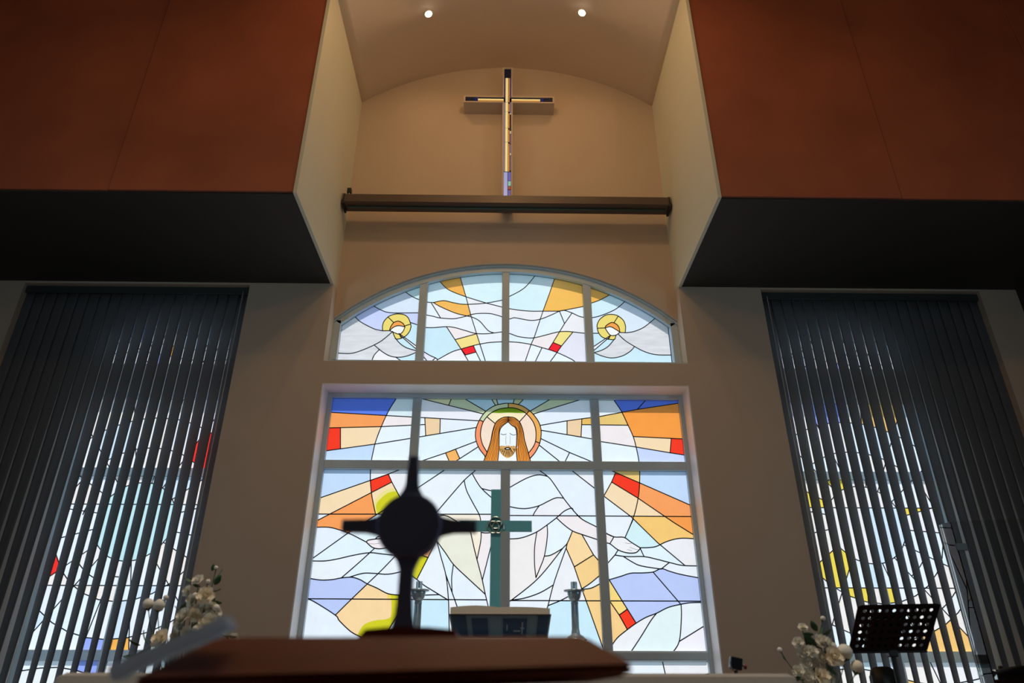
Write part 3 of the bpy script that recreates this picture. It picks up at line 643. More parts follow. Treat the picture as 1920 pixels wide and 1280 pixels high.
def gx(x0, x1, z0, z1, rgb, e=1.0):
    m = mat('backlit_%d_%d_%d' % rgb, rgb, .3, emis=.5*e, spec=.5)
    link('pane', nbox(x0+.0022, x1-.0022, 6.972, 6.98, z0+.0028, z1-.0028), m, gc)
NV, BL, VI, YL, OR_ = (8, 18, 34), (30, 48, 130), (120, 118, 190), (240, 226, 158), (226, 160, 70)
link('backing', nbox(VX0, VX1, 6.985, 6.99, 5.45, TZ), leadm, gc); link('backing', nbox(AX0, AX1, 6.985, 6.99, AZ0, AZ1), leadm, gc)
gx(VX0, VX1, 7.57, TZ, NV); gx(VX0, VX0+.012, AZ1, 7.57, BL); gx(VX1-.014, VX1, AZ1, 7.57, (88, 80, 150))
gx(VX0+.016, VX0+.054, 7.37, 7.57, YL); gx(VX0+.016, VX0+.054, 7.2, 7.37, YL); gx(VX0+.058, VX0+.074, AZ1, 7.57, OR_)
zz = [AZ0, 6.95, 6.66, 6.42, 5.93]
for k, (z1, z0) in enumerate(zip(zz, zz[1:])):
    gx(VX0+.016, VX0+.054, z0, z1-.004, YL); gx(VX0, VX0+.012, z0, z1-.004, (150, 160, 225)); gx(VX0+.058, VX0+.074, z0, z1-.03, OR_)
for z0, z1, c in ((6.93, 7.12, VI), (6.90, 6.925, (210, 226, 220)), (6.62, 6.895, (40, 36, 60)), (6.56, 6.61, (200, 220, 224)), (6.40, 6.55, (112, 88, 150)), (6.38, 6.395, (150, 40, 40)), (6.24, 6.375, VI), (6.20, 6.235, (214, 228, 220)), (5.95, 6.195, (104, 92, 150))): gx(VX1-.016, VX1, z0, z1, c)
for z0, z1, x0, x1, c in ((5.45, 5.92, VX0, VX0+.052, (150, 168, 236)), (5.78, 5.92, VX0+.056, VX1, (84, 92, 200)), (5.70, 5.775, VX0+.056, VX1, (120, 200, 190)), (5.64, 5.695, VX0+.056, VX1, (130, 30, 50)), (5.45, 5.635, VX0+.056, VX1, (40, 60, 170))): gx(x0, x1, z0, z1, c)
for s0, s1, c in ((AX0, AX0+.12, NV), (AX0+.12, AX0+.16, (20, 26, 96)), (AX1-.16, AX1-.12, (20, 26, 96)), (AX1-.12, AX1, NV)): gx(s0, s1, AZ0+.004, AZ1, c)
for x0, x1 in ((AX0+.165, VX0-.004), (VX1+.004, AX1-.165)):
    gx(x0, x1, AZ0+.036, AZ0+.06, YL); gx(x0, x1, AZ0+.018, AZ0+.032, OR_); gx(x0, x1, AZ0+.064, AZ1, NV); gx(x0, x1, AZ0+.002, AZ0+.014, (120, 96, 150))
gx(VX0+.016, VX0+.054, AZ0+.002, AZ0+.078, (232, 224, 180)); gx(VX0+.058, VX0+.074, AZ0, AZ1, OR_)

# ------------------------------------------------------------------ projection screen housing
ps = thing('projector_screen', 'long dark roller screen housing under the glass cross', 'screen', (0, 6.9, 5.29))
b = bmesh.new(); prism(b, [(6.80, 5.30), (6.81, 5.288), (6.985, 5.288), (7.0, 5.30), (7.0, 5.41), (6.985, 5.425), (6.82, 5.425), (6.80, 5.405)], (-1.965, 1.965), 'yz')
link('housing', b, mat('screen_case', (86, 72, 64), .4, noise=.04), ps)
link('roller_slot', nbox(-1.93, 1.93, 6.87, 6.90, 5.27, 5.289), mat('screen_slot', (60, 84, 84), .5, noise=.04), ps)
for s in (-1, 1):
    b = bmesh.new(); prism(b, [(6.80, 5.27), (6.98, 5.255), (7.01, 5.42), (6.83, 5.44)], sorted((s*1.966, s*1.99)), 'yz'); link('end_cap', b, mat('black_plastic', (22, 22, 24), .4, noise=.05), ps)
    b = bmesh.new(); tube(b, [(s*1.99, 6.85, 5.35), (s*2.005, 6.86, 5.45)], .02, 8); link('bracket', b, mat('bracket_steel', (150, 150, 150), .35, metal=.9, noise=.04), ps)
jb = thing('junction_box', 'tiny dark box with a cable above the left end of the screen housing', 'box', (-1.985, 7.1, 5.55))
link('case', nbox(-2.009, -1.96, 7.03, 7.09, 5.62, 5.69, bev=.004), mat('black_plastic', (22, 22, 24), .4), jb)
b = bmesh.new(); tube(b, [(-1.985, 7.05, 5.63), (-1.97, 7.03, 5.57), (-1.975, 7.0, 5.50), (-1.98, 6.97, 5.445)], .006, 6); link('cable', b, mat('cord_white', (210, 210, 205)), jb)

# ------------------------------------------------------------------ altar, altar cross, candlesticks, book stand
teal = mat('altar_cross_bronze', (96, 168, 178), .4, metal=0, noise=.08, nscale=20)
silver = mat('candlestick_pewter', (170, 196, 212), .28, metal=.5, noise=.05)
linen = mat('white_linen', (214, 206, 200), .85, noise=.03, nscale=30, bump=.1)
AZ = .272
at = thing('altar_table', 'narrow high altar table under the metal cross and candlesticks', 'table', (-.08, 4.35, -H+.17))
link('table_top', nbox(-.64, .418, 4.10, 4.62, AZ-.05, AZ, bev=.01), linen, at)
link('body', nbox(-.58, .39, 4.16, 4.58, -H+.17, AZ-.05, bev=.01), mat('altar_wood', (84, 50, 34), .5, noise=.2, nscale=6), at)
ac = thing('altar_cross', 'plain metal cross with a ring emblem standing between two candlesticks', 'cross', (-.077, 4.42, AZ))
def spx_(v): return v
b = bmesh.new(); x0, x1 = -.108, -.045
prism(b, [(x0, AZ+.03), (x1, AZ+.03), (x1, .902), (.148, .902), (.148, .968), (x1, .968), (x1, 1.165), (x0, 1.165), (x0, .968), (-.300, .968), (-.300, .902), (x0, .902)], (4.41, 4.43))
link('shaft', b, teal, ac)
b = bmesh.new(); lathe(b, [(.11, 0), (.11, .012), (.07, .022), (.04, .034)], (-.077, 4.42, AZ)); smooth(link('foot', b, teal, ac))
b = bmesh.new()
for a in range(3):
    c0 = Vector((-.077+.018*math.cos(a*2.09+1.57), 4.405, .935+.018*math.sin(a*2.09+1.57)))
    tube(b, [c0+Vector((.036*math.cos(t*PI/10), 0, .036*math.sin(t*PI/10))) for t in range(21)], .004, 6, False)
link('knot_emblem', b, mat('emblem_bronze', (140, 150, 140), .3, metal=.7, noise=.1), ac)
def candlestick(x, y, label):
    t = thing('candlestick', label, 'candlestick', (x, y, AZ), 'altar candlesticks')
    c = (x, y, AZ)
    b = bmesh.new(); lathe(b, [(.062, 0), (.062, .008), (.05, .014), (.045, .022), (.028, .030), (.024, .04)], c); smooth(link('base', b, silver, t))
    b = bmesh.new(); lathe(b, [(.025, .04), (.021, .06), (.020, .19), (.022, .203), (.018, .208)], c, 24, (1, 2)); link('fluted_column', b, silver, t)
    b = bmesh.new(); lathe(b, [(.018, .206), (.026, .214), (.036, .232), (.040, .252), (.040, .262)], c); smooth(link('cup', b, silver, t))
    b = bmesh.new(); lathe(b, [(.040, .262), (.060, .264), (.062, .270), (.040, .268)], c); smooth(link('drip_pan', b, silver, t))
    b = bmesh.new(); lathe(b, [(.0185, .268), (.0185, .316), (.014, .316), (.014, .29)], c); link('socket', b, silver, t)
candlestick(-.519, 4.3, 'fluted metal candlestick half hidden behind the blurred cross')
candlestick(.386, 4.3, 'fluted metal candlestick standing right of the open book')
bs = thing('book_stand', 'grey panelled book stand holding the open book behind the altar cross', 'stand', (-.04, 4.16, AZ))
b = bmesh.new(); prism(b, [(4.19, AZ), (4.29, AZ), (4.19, AZ+.115), (4.10, AZ+.115)], (-.325, .235), 'yz')
for v in b.verts:
    if v.co.z < AZ+.01: v.co.x *= .93
gp = mat('stand_grey', (130, 160, 176), .5, noise=.05); gp2 = mat('stand_dark', (56, 88, 122), .5, noise=.05)
link('board', b, gp, bs)
def onboard(x, t, off=0): # t 0..1 up the camera-facing slope
    return Vector((x*(.93+.07*t), 4.19-.09*t-off, AZ+.115*t))
def slab(parent, name, x0, x1, t0, t1, m, off=.004):
    b = bmesh.new(); q = [onboard(x0, t0), onboard(x1, t0), onboard(x1, t1), onboard(x0, t1)]; p = [v+Vector((0, -off, 0)) for v in q]
    A = [b.verts.new(v) for v in q]; B = [b.verts.new(v) for v in p]; b.faces.new(A); b.faces.new(B[::-1])
    for i in range(4): b.faces.new((A[i], B[i], B[(i+1) % 4], A[(i+1) % 4]))
    return link(name, b, m, parent)
slab(bs, 'panel', -.315, -.235, .1, .97, gp2); slab(bs, 'panel', -.205, -.115, .1, .85, gp2); slab(bs, 'panel', -.03, .105, .1, .85, gp2); slab(bs, 'panel', .165, .225, .1, .97, gp2)
pl = mat('stand_symbol', (170, 190, 196), .5)
slab(bs, 'emblem', .03, .07, .3, .36, pl, .006); slab(bs, 'emblem', .076, .084, .2, .7, pl, .006); slab(bs, 'emblem', -.01, -.004, .35, .6, pl, .006); slab(bs, 'emblem', .07, .092, .42, .48, pl, .006)
bk = thing('open_book', 'thick open book with pale page edges resting on the grey book stand', 'book', (-.04, 4.14, AZ+.11))
page = mat('page_edge', (222, 208, 186), .8, noise=.06, nscale=80)
for s, (xa, xb) in ((-1, (-.318, -.045)), (1, (-.045, .228))):
    b = bmesh.new(); top = []
    for i in range(11):
        u = i/10; x = xa+(xb-xa)*u; d = (1-u) if s > 0 else u
        th = .032+.010*math.sin(d*PI)*(1 if s < 0 else .4)+(.004 if s < 0 else 0) + (.006*d if s > 0 else 0)
        top.append((x, AZ+.117+th))
    prism(b, [(xa, AZ+.117), (xb, AZ+.117)]+top[::-1], (4.09, 4.21)); link('page_block', b, page, bk)
link('cover', nbox(-.325, .235, 4.085, 4.215, AZ+.1155, AZ+.1185), mat('book_cover', (60, 40, 36), .5), bk)

# ------------------------------------------------------------------ long pale table in front
tb = thing('communion_table', 'long cloth covered table with rounded corners crossing the bottom of the view', 'table', (-.28, 2.95, -H))
greyc = mat('table_cloth_grey', (150, 146, 140), .8, noise=.04, nscale=30)
link('tablecloth', nbox(-1.55, .98, 2.62, 3.3, -.30, .064, bev=.035), greyc, tb)
link('table_frame', nbox(-1.42, .85, 2.72, 3.2, -H+.17, -.28, bev=.01), mat('altar_wood', (84, 50, 34), .5), tb)

# ------------------------------------------------------------------ font with cross in the foreground
FX, FY = -.215, 1.32
wood = mat('font_wood', (112, 50, 34), .5, noise=.25, nscale=5)
dark = mat('cross_bronze', (112, 134, 176), .5, metal=0, noise=.1)
ft = thing('baptismal_font', 'red-brown wooden font lid crossing the foreground, out of focus', 'font', (FX, FY, -H))
LP = [(-.555, 1.075, .016), (.148, 1.085, .036), (.148, 1.56, .036), (-.555, 1.56, .016)]
TP = [(-.475, 1.16, .077), (.085, 1.165, .080), (.085, 1.46, .080), (-.475, 1.46, .077)]
def loft(rings):
    b = bmesh.new(); R = [[b.verts.new(p) for p in r] for r in rings]; n = len(R[0])
    for a, c in zip(R, R[1:]):
        for k in range(n): b.faces.new((a[k], a[(k+1) % n], c[(k+1) % n], c[k]))
    b.faces.new(R[0][::-1]); b.faces.new(R[-1]); return b
low = [(x*.97-.008, y+(.02 if y < 1.3 else -.02), z-.014) for x, y, z in LP]
b = loft([low, LP, TP]); bmesh.ops.bevel(b, geom=list(b.edges), offset=.006, segments=2, affect='EDGES'); link('lid', b, wood, ft)
b = loft([[(-.5, 1.13, -.03), (.07, 1.13, -.03), (.07, 1.5, -.03), (-.5, 1.5, -.03)], [(-.5, 1.13, .004), (.08, 1.13, .012), (.08, 1.5, .012), (-.5, 1.5, .004)]]); link('rim', b, wood, ft)
b = bmesh.new(); lathe(b, [(.20, 0), (.20, .05), (.10, .12), (.08, .55), (.14, .72), (.26, .86), (.28, .93)], (FX, FY, -H), 8); link('pedestal', b, wood, ft)
fc = thing('font_cross', 'blurred dark cross with a round disc standing on the brown font lid', 'cross', (FX, FY, .083))
b = bmesh.new(); prism(b, [(-.085, .083), (.085, .083), (.078, .097), (.03, .101), (-.03, .101), (-.072, .097)], (FY-.05, FY+.05))
bmesh.ops.translate(b, vec=(FX+.015, 0, 0), verts=b.verts); link('plinth', b, wood, fc)
cz = .278; hw = .0125
def half(pts): return pts
def lerp2(a, b_, n): return [(a[0]+(b_[0]-a[0])*i/n, a[1]+(b_[1]-a[1])*i/n) for i in range(n)]
o1 = [(hw*1.9, .096), (hw*1.35, .108), (hw*1.05, .125), (hw, .16), (hw*1.0, cz-.080), (hw*1.15, cz-.068), (.022, cz-.057), (.052, cz-.022), (.062, cz-.0135), (.082, cz-.0112), (.100, cz-.011), (.125, cz-.011),
      (.125, cz+.011), (.100, cz+.011), (.082, cz+.0112), (.062, cz+.0135), (.052, cz+.022), (.022, cz+.057), (hw*1.1, cz+.066), (hw*.95, cz+.078), (hw*.78, .385), (hw*.7, .412)]
out = [(FX+x, z) for x, z in o1]+[(FX-x, z) for x, z in reversed(o1)]
b = bmesh.new(); prism(b, out, (FY-.010, FY+.010)); bmesh.ops.bevel(b, geom=[e for e in b.edges], offset=.002, segments=1, affect='EDGES'); link('cross_body', b, dark, fc)
b = bmesh.new(); lathe(b, [(.030, -.019), (.057, -.018), (.060, -.010), (.060, .010), (.057, .018), (.030, .019)], seg=40)
bmesh.ops.rotate(b, cent=(0, 0, 0), matrix=Matrix.Rotation(PI/2, 3, 'X'), verts=b.verts); bmesh.ops.translate(b, vec=(FX, FY, cz), verts=b.verts); link('disc', b, dark, fc)
# pale strip built in place of an unidentified blue streak at the lid
b = bmesh.new(); R = []
for i in range(11):
    u = i/10; x = -.592+.148*u; z = .026+.070*u+.002*math.sin(u*6)
    R.append([b.verts.new((x+.008, 1.09, z-.010)), b.verts.new((x-.004, 1.09, z+.006)), b.verts.new((x-.004, 1.13, z+.008)), b.verts.new((x+.008, 1.13, z-.008))])
for a, c in zip(R, R[1:]):
    for k in range(4): b.faces.new((a[k], a[(k+1) % 4], c[(k+1) % 4], c[k]))
b.faces.new(R[0][::-1]); b.faces.new(R[-1]); tag(link('blur_streak', b, mat('pale_blue_streak', (214, 230, 246), .7, noise=.05, trans=.7)), 'blurred pale blue streak of unknown origin, built as a strip by the font lid', 'streak')

# ------------------------------------------------------------------ flowers
pet = mat('petal_white', (232, 228, 216), .6, noise=.06, nscale=40, trans=.15); petc = mat('petal_cream', (240, 230, 208), .6, noise=.1, nscale=40, trans=.15)
leafm = mat('leaf_green', (42, 82, 44), .5, noise=.25, nscale=30); stemm = mat('stem_green', (70, 96, 64), .6, noise=.1); vasem = mat('vase_white', (210, 208, 200), .3, noise=.02)
def orient(b, c, d):
    q = Vector(d).to_track_quat('Z', 'Y').to_matrix(); bmesh.ops.rotate(b, cent=(0, 0, 0), matrix=q, verts=b.verts); bmesh.ops.translate(b, vec=c, verts=b.verts)
def petal(b, r, ang, tilt, zb, wid=.8, n=5):
    g = []
    for i in range(n):
        u = i/(n-1); row = []
        for j in range(n):
            v = j/(n-1)*2-1; w2 = r*wid*math.sin(PI*(.15+.72*u))*.62
            x = u*r; y = v*w2; z = .35*r*u*u*math.sin(tilt)*1.5+.18*r*(v*v)
            X = x*math.cos(tilt)-z*math.sin(tilt)*.2; Z = x*math.sin(tilt)+z*.6+zb
            row.append(b.verts.new((X*math.cos(ang)-y*math.sin(ang), X*math.sin(ang)+y*math.cos(ang), Z)))
        g.append(row)
    for i in range(n-1):
        for j in range(n-1): b.faces.new((g[i][j], g[i+1][j], g[i+1][j+1], g[i][j+1]))
def rose(parent, c, r, d, m, rnd):
    b = bmesh.new()
    for L in range(4):
        k = 6-L
        for i in range(k): petal(b, r*(1-.17*L), i*2*PI/k+L*.7+rnd.uniform(-.15, .15), .25+.33*L, -.1*r+L*.06*r)
    lathe(b, [(.05*r, -.25*r), (.25*r, -.15*r), (.30*r, .2*r), (.2*r, .5*r), (.05*r, .6*r)], seg=10); orient(b, c, d)
    return smooth(link('flower', b, m, parent))
def bud(parent, c, r, d, m, calyx=True):
    b = bmesh.new(); lathe(b, [(.1*r, -1.05*r), (.7*r, -.75*r), (1.0*r, -.1*r), (.92*r, .4*r), (.55*r, .85*r), (.1*r, 1.0*r)], seg=14); orient(b, c, d); o = smooth(link('bud', b, m, parent))
    if calyx:
        b = bmesh.new(); lathe(b, [(.05*r, -1.4*r), (.25*r, -1.1*r), (.72*r, -.8*r), (.80*r, -.55*r), (.3*r, -.7*r)], seg=10); orient(b, c, d); smooth(link('calyx', b, leafm, o))
    return o
def leaf(parent, c, L, d, rollv=0):
    b = bmesh.new(); g = []
    for i in range(7):
        u = i/6; w2 = L*.27*math.sin(PI*min(1, u*.95+.05))**.8
        g.append([b.verts.new((v*w2, .12*L*v*v*0+(.1*L*math.sin(u*PI)) - .06*L*abs(v), u*L)) for v in (-1, -.5, 0, .5, 1)])
    for a, e in zip(g, g[1:]):
        for k in range(4): b.faces.new((a[k], a[k+1], e[k+1], e[k]))
    bmesh.ops.rotate(b, cent=(0, 0, 0), matrix=Matrix.Rotation(rollv, 3, 'Z'), verts=b.verts)
    orient(b, c, d); bmesh.ops.solidify(b, geom=b.faces[:], thickness=.0012); return smooth(link('leaf', b, leafm, parent))
def px(x, y, Y=3.6): return uy(x, y, Y)
def stem(parent, a, root):
    a, root = Vector(a), Vector(root); m_ = (a+root)/2+Vector(((a.x-root.x)*.25, 0, .02))
    b = bmesh.new(); pts = [a*(1-t)**2+m_*2*t*(1-t)+root*t*t for t in [i/6 for i in range(7)]]; tube(b, pts, .0025, 5); link('stem', b, stemm, parent)
def arrangement(label, root, flowers, buds, leaves, vx, seed, Y):
    t = thing('flower_arrangement', label, 'flowers', (vx, Y, -H+.17)); rnd = random.Random(seed)
    b = bmesh.new(); lathe(b, [(.12, 0), (.12, .02), (.05, .05), (.04, .5), (.06, .62), (.11, .74), (.12, .80), (.10, .80), (.09, .76)], (vx, Y, -H+.17)); smooth(link('pedestal_vase', b, vasem, t))
    root = Vector((vx, Y, -.06))
    for x, y, r, m, dx, dz, dy in flowers:
        c = px(x, y, Y+dy); rose(t, c, r, (dx, -.9, dz), m, rnd); stem(t, c+Vector((0, .01, -.005)), root)
    for x, y, r, m, dx, dz, dy in buds:
        c = px(x, y, Y+dy); bud(t, c, r, (dx, -.35, dz), m); stem(t, c-Vector((dx, -.35, dz)).normalized()*r*1.2, root)
    for x, y, L_, dx, dz, dy in leaves:
        leaf(t, px(x, y, Y+dy), L_, (dx, -.25, dz), rnd.uniform(-.8, .8)+PI)
    return t
Wt, Cr = pet, petc
arrangement('tall spray of white and cream roses at the left beside the blind', None,
 [(372, 1088, .032, Wt, -.2, .6, 0), (352, 1108, .030, Wt, -.5, .2, .02), (386, 1117, .046, Cr, .2, .2, -.02), (360, 1125, .034, Wt, -.5, .1, 0), (395, 1138, .036, Wt, .5, .2, .01), (372, 1142, .034, Wt, 0, 0, 0), (345, 1155, .042, Wt, -.4, .3, 0), (366, 1152, .036, Cr, 0, -.3, -.02), (392, 1165, .050, Wt, .4, .2, 0),
  (410, 1180, .042, Wt, .6, .1, 0), (384, 1176, .044, Cr, .1, .1, -.02), (336, 1168, .034, Wt, -.6, .1, 0), (302, 1198, .048, Cr, -.3, .4, -.02), (352, 1186, .036, Wt, -.2, -.1, 0), (330, 1192, .030, Wt, -.2, .3, .02), (405, 1148, .030, Wt, .6, .2, .01), (438, 1196, .026, Wt, .7, .1, 0), (372, 1200, .040, Wt, .0, .1, 0), (320, 1215, .036, Cr, -.3, .1, 0)],
 [(278, 1132, .026, Wt, -.1, .9, 0), (299, 1134, .028, Wt, .2, .8, 0), (311, 1120, .013, Wt, .1, .9, 0), (405, 1139, .017, Wt, .4, .9, 0), (405, 1064, .010, Wt, .1, .9, 0), (366, 1116, .014, Wt, -.3, .6, -.02), (366, 1178, .013, Cr, 0, .9, -.03), (390, 1090, .012, Wt, .2, .9, 0)],
 [(402, 1096, .055, .5, .8, 0), (398, 1108, .050, .6, .1, .01), (392, 1118, .05, .5, -.3, .02), (408, 1080, .04, .5, .8, 0), (398, 1070, .035, .1, 1, 0), (402, 1128, .045, .7, -.1, .02), (375, 1100, .04, -.5, .2, .03), (380, 1150, .05, .6, .6, .03), (352, 1175, .06, -.2, -.8, .03), (364, 1180, .06, .1, -.9, .02),
  (262, 1210, .06, -.8, .4, 0), (262, 1228, .07, -1, -.1, 0), (275, 1205, .06, -.3, .8, 0), (282, 1216, .06, -.6, -.3, .01), (295, 1220, .05, .4, -.5, .01), (268, 1222, .06, -.3, -.7, .02), (415, 1190, .06, .9, -.1, 0), (425, 1196, .05, .9, .1, 0), (400, 1200, .05, .5, .3, .02), (340, 1195, .05, -.6, -.3, .02), (355, 1128, .05, -.4, -.4, .04), (340, 1145, .04, -.6, .4, .03), (360, 1090, .04, -.7, .3, .02), (370, 1165, .06, 0, -.7, .04)], -1.50, 5, 3.62)
arrangement('loose bouquet of white roses and round buds left of the music stand', None,
 [(1505, 1177, .026, Wt, -.1, .8, 0), (1540, 1203, .040, Wt, .2, .5, 0), (1550, 1206, .034, Wt, .6, .2, -.01), (1497, 1205, .030, Wt, -.6, .3, 0), (1508, 1224, .036, Wt, -.4, .2, 0), (1522, 1222, .034, Wt, .1, .4, -.01), (1540, 1232, .030, Wt, .3, .3, 0), (1512, 1243, .036, Wt, -.2, .1, 0), (1526, 1240, .032, Wt, .1, .1, 0), (1563, 1232, .050, Cr, .1, .2, -.02),
  (1540, 1268, .044, Cr, .2, .3, -.01), (1497, 1258, .030, Wt, -.5, .3, 0), (1515, 1268, .036, Wt, -.2, .2, 0), (1555, 1272, .030, Wt, .5, .3, .01)],
 [(1462, 1218, .012, Wt, -.6, .9, 0), (1543, 1159, .012, Wt, .4, .9, 0), (1562, 1211, .017, Wt, .1, .9, 0), (1584, 1222, .036, Wt, .1, .9, -.01), (1607, 1250, .030, Cr, .3, .9, -.02)],
 [(1532, 1183, .055, -.5, .9, 0), (1536, 1190, .055, .4, .9, .01), (1525, 1190, .055, -.9, .1, 0), (1530, 1216, .085, -.7, .9, .01), (1540, 1222, .07, .3, -.2, .01), (1545, 1190, .045, .7, .5, .01), (1520, 1205, .05, .6, -.4, .02), (1500, 1262, .06, -.6, -.5, 0), (1520, 1258, .06, .4, .4, .02), (1508, 1275, .06, -.8, .2, -.01), (1534, 1254, .05, .4, -.7, 0), (1550, 1245, .06, .5, -.8, .01), (1515, 1232, .04, -.5, .5, .03), (1466, 1226, .03, .4, -1, 0), (1522, 1272, .05, .6, .2, 0), (1505, 1215, .05, .7, -.5, .02)], 1.47, 9, 3.62)

# ------------------------------------------------------------------ music stand
blk = mat('stand_black', (14, 18, 24), .45, noise=.1)
ms = thing('music_stand', 'black perforated music stand in front of the right blind', 'music stand', (2.12, 4.15, -H+.17))
BL_, BR_, TL_, TR_ = Vector((1.881, 4.2, .208)), Vector((2.323, 4.2, .214)), Vector((1.890, 3.99, .432)), Vector((2.345, 3.99, .442))
def desk(u, v): return (BL_*(1-u)+BR_*u)*(1-v)+(TL_*(1-u)+TR_*u)*v
NRM = (BR_-BL_).cross(TL_-BL_).normalized()
b = bmesh.new(); NC, NR = 10, 6
mu, mv = .05, .06
def cell(u0, u1, v0, v1, hole):
    sq = []
    n_ = 16; W_, Hh = (u1-u0), (v1-v0); rx = .0105/.45; ry = .0105/.31
    ring = []; outer = []
    uc, vc = (u0+u1)/2, (v0+v1)/2
    for k in range(n_):
        a = 2*PI*(k+.5)/n_; ca, sa = math.cos(a), math.sin(a)
        s_ = 1/max(abs(ca), abs(sa)); outer.append((uc+W_/2*ca*s_, vc+Hh/2*sa*s_)); ring.append((uc+rx*ca, vc+ry*sa))
    corners = [(u1, v1), (u0, v1), (u0, v0), (u1, v0)]
    if not hole:
        b.faces.new([b.verts.new(desk(*p)) for p in ((u0, v0), (u1, v0), (u1, v1), (u0, v1))]); return
    O = [b.verts.new(desk(*p)) for p in outer]; I = [b.verts.new(desk(*p)) for p in ring]
    Cn = {1: (u1, v1), 5: (u0, v1), 9: (u0, v0), 13: (u1, v0)}
    for k in range(n_):
        j = (k+1) % n_; q = [O[k]]
        if k in Cn: q.append(b.verts.new(desk(*Cn[k])))
        q += [O[j], I[j], I[k]]; b.faces.new(q)
for i in range(NC):
    for j in range(NR):
        cell(mu+(1-2*mu)*i/NC, mu+(1-2*mu)*(i+1)/NC, mv+(1-2*mv)*j/NR, mv+(1-2*mv)*(j+1)/NR, True)
for q in (((0, .03), (mu, .0), (mu, 1), (.0, .97)), ((1-mu, 0), (1, .03), (1, .97), (1-mu, 1)), ((mu, 0), (1-mu, 0), (1-mu, mv), (mu, mv)), ((mu, 1-mv), (1-mu, 1-mv), (1-mu, 1), (mu, 1))):
    b.faces.new([b.verts.new(desk(*p)) for p in q])
bmesh.ops.remove_doubles(b, verts=b.verts, dist=.0003)
bmesh.ops.solidify(b, geom=b.faces[:], thickness=.002); link('desk', b, blk, ms)
b = bmesh.new(); A = [desk(*p)-NRM*0 for p in ((.20, .01), (.60, .01), (.60, .74), (.20, .74))]
off = Vector((0, .009, .006)); f0 = [b.verts.new(p+off) for p in A]; f1 = [b.verts.new(p+off*1.3) for p in A]
b.faces.new(f0); b.faces.new(f1[::-1])
for i in range(4): b.faces.new((f0[i], f1[i], f1[(i+1) % 4], f0[(i+1) % 4]))
link('sheet_folder', b, blk, ms)
b = bmesh.new(); p0, p1 = desk(0, 0), desk(1, 0); tube(b, [p0, p1], .006, 8); q0, q1 = p0+Vector((0, .05, .02)), p1+Vector((0, .05, .02)); tube(b, [q0, q1], .003, 6)
b.faces.new([b.verts.new(p) for p in (p0, p1, q1, q0)]); link('shelf', b, blk, ms)
b = bmesh.new(); tube(b, [(2.13, 4.205, .24), (2.13, 4.21, .16), (2.13, 4.21, -.3), (2.13, 4.21, -H+.25)], [.010, .012, .012, .014], 10); link('pole', b, blk, ms)
b = bmesh.new(); box(b, 2.105, 2.155, 4.19, 4.23, .185, .225, bev=.005); link('tilt_joint', b, blk, ms)
for k in range(3):
    a = k*2*PI/3+.5; b = bmesh.new(); tube(b, [(2.13, 4.21, -H+.40), (2.13+.15*math.cos(a), 4.21+.15*math.sin(a), -H+.30), (2.13+.28*math.cos(a), 4.21+.28*math.sin(a), -H+.18)], .008, 6); link('leg', b, blk, ms)

# seat backrest behind the music stand
dt = thing('drum_stool', 'black stool with a small rounded backrest under the music stand', 'stool', (2.68, 5.5, -H+.17))
b = bmesh.new(); pts = []
for k in range(24):
    a = 2*PI*k/24; ca, sa = math.cos(a), math.sin(a); pts.append((2.69+.093*(abs(ca)**.55)*(1 if ca > 0 else -1), .055+.125*(abs(sa)**.55)*(1 if sa > 0 else -1)))
prism(b, pts, (5.46, 5.51)); bmesh.ops.bevel(b, geom=[e for e in b.edges if abs(e.verts[0].co.y-e.verts[1].co.y) < .001], offset=.012, segments=2, affect='EDGES'); smooth(link('backrest', b, mat('black_vinyl', (10, 10, 12), .5, noise=.1), dt))
b = bmesh.new(); tube(b, [(2.69, 5.52, .0), (2.69, 5.56, -.2), (2.69, 5.6, -.32)], .012, 8); link('back_post', b, blk, dt)
b = bmesh.new(); lathe(b, [(.17, -.33), (.18, -.30), (.18, -.27), (.16, -.25)], (2.69, 5.75, 0)); smooth(link('seat', b, mat('black_vinyl', (10, 10, 12), .5), dt))
b = bmesh.new(); tube(b, [(2.69, 5.75, -.33), (2.69, 5.75, -H+.4)], .015, 8); link('post', b, blk, dt)
for k in range(3):
    a = k*2*PI/3; b = bmesh.new(); tube(b, [(2.69, 5.75, -H+.45), (2.69+.22*math.cos(a), 5.75+.22*math.sin(a), -H+.18)], .01, 6); link('leg', b, blk, dt)

# drum pad with chrome stand at the right edge
chrome = mat('chrome', (200, 205, 205), .15, metal=1, noise=.02)
dr = thing('drum_pad', 'dark round drum pad on a chrome stand at the right edge', 'drum', (3.0, 4.6, -H+.17))
b = bmesh.new(); lathe(b, [(.02, -.03), (.15, -.028), (.172, -.01), (.175, .006), (.165, .014), (.02, .016)], seg=36)
bmesh.ops.rotate(b, cent=(0, 0, 0), matrix=Matrix.Rotation(-.30, 3, 'X') @ Matrix.Rotation(.10, 3, 'Y'), verts=b.verts); bmesh.ops.translate(b, vec=(3.085, 4.62, .088), verts=b.verts); smooth(link('pad', b, mat('drum_rubber', (18, 26, 30), .45, noise=.1), dr))
b = bmesh.new(); tube(b, [(2.845, 4.6, .165), (2.845, 4.6, -.3), (2.845, 4.6, -H+.2)], .008, 8); link('post', b, chrome, dr)
b = bmesh.new(); tube(b, [(2.845, 4.6, .11), (2.89, 4.59, .105), (2.93, 4.6, .13), (2.96, 4.61, .12)], .006, 8); link('arm', b, mat('iron_dark', (40, 38, 40), .4, metal=.6, noise=.1), dr)
b = bmesh.new(); box(b, 2.92, 2.96, 4.57, 4.61, .075, .135, bev=.006); box(b, 2.83, 2.862, 4.585, 4.615, .09, .125, bev=.004); link('clamp', b, chrome, dr)
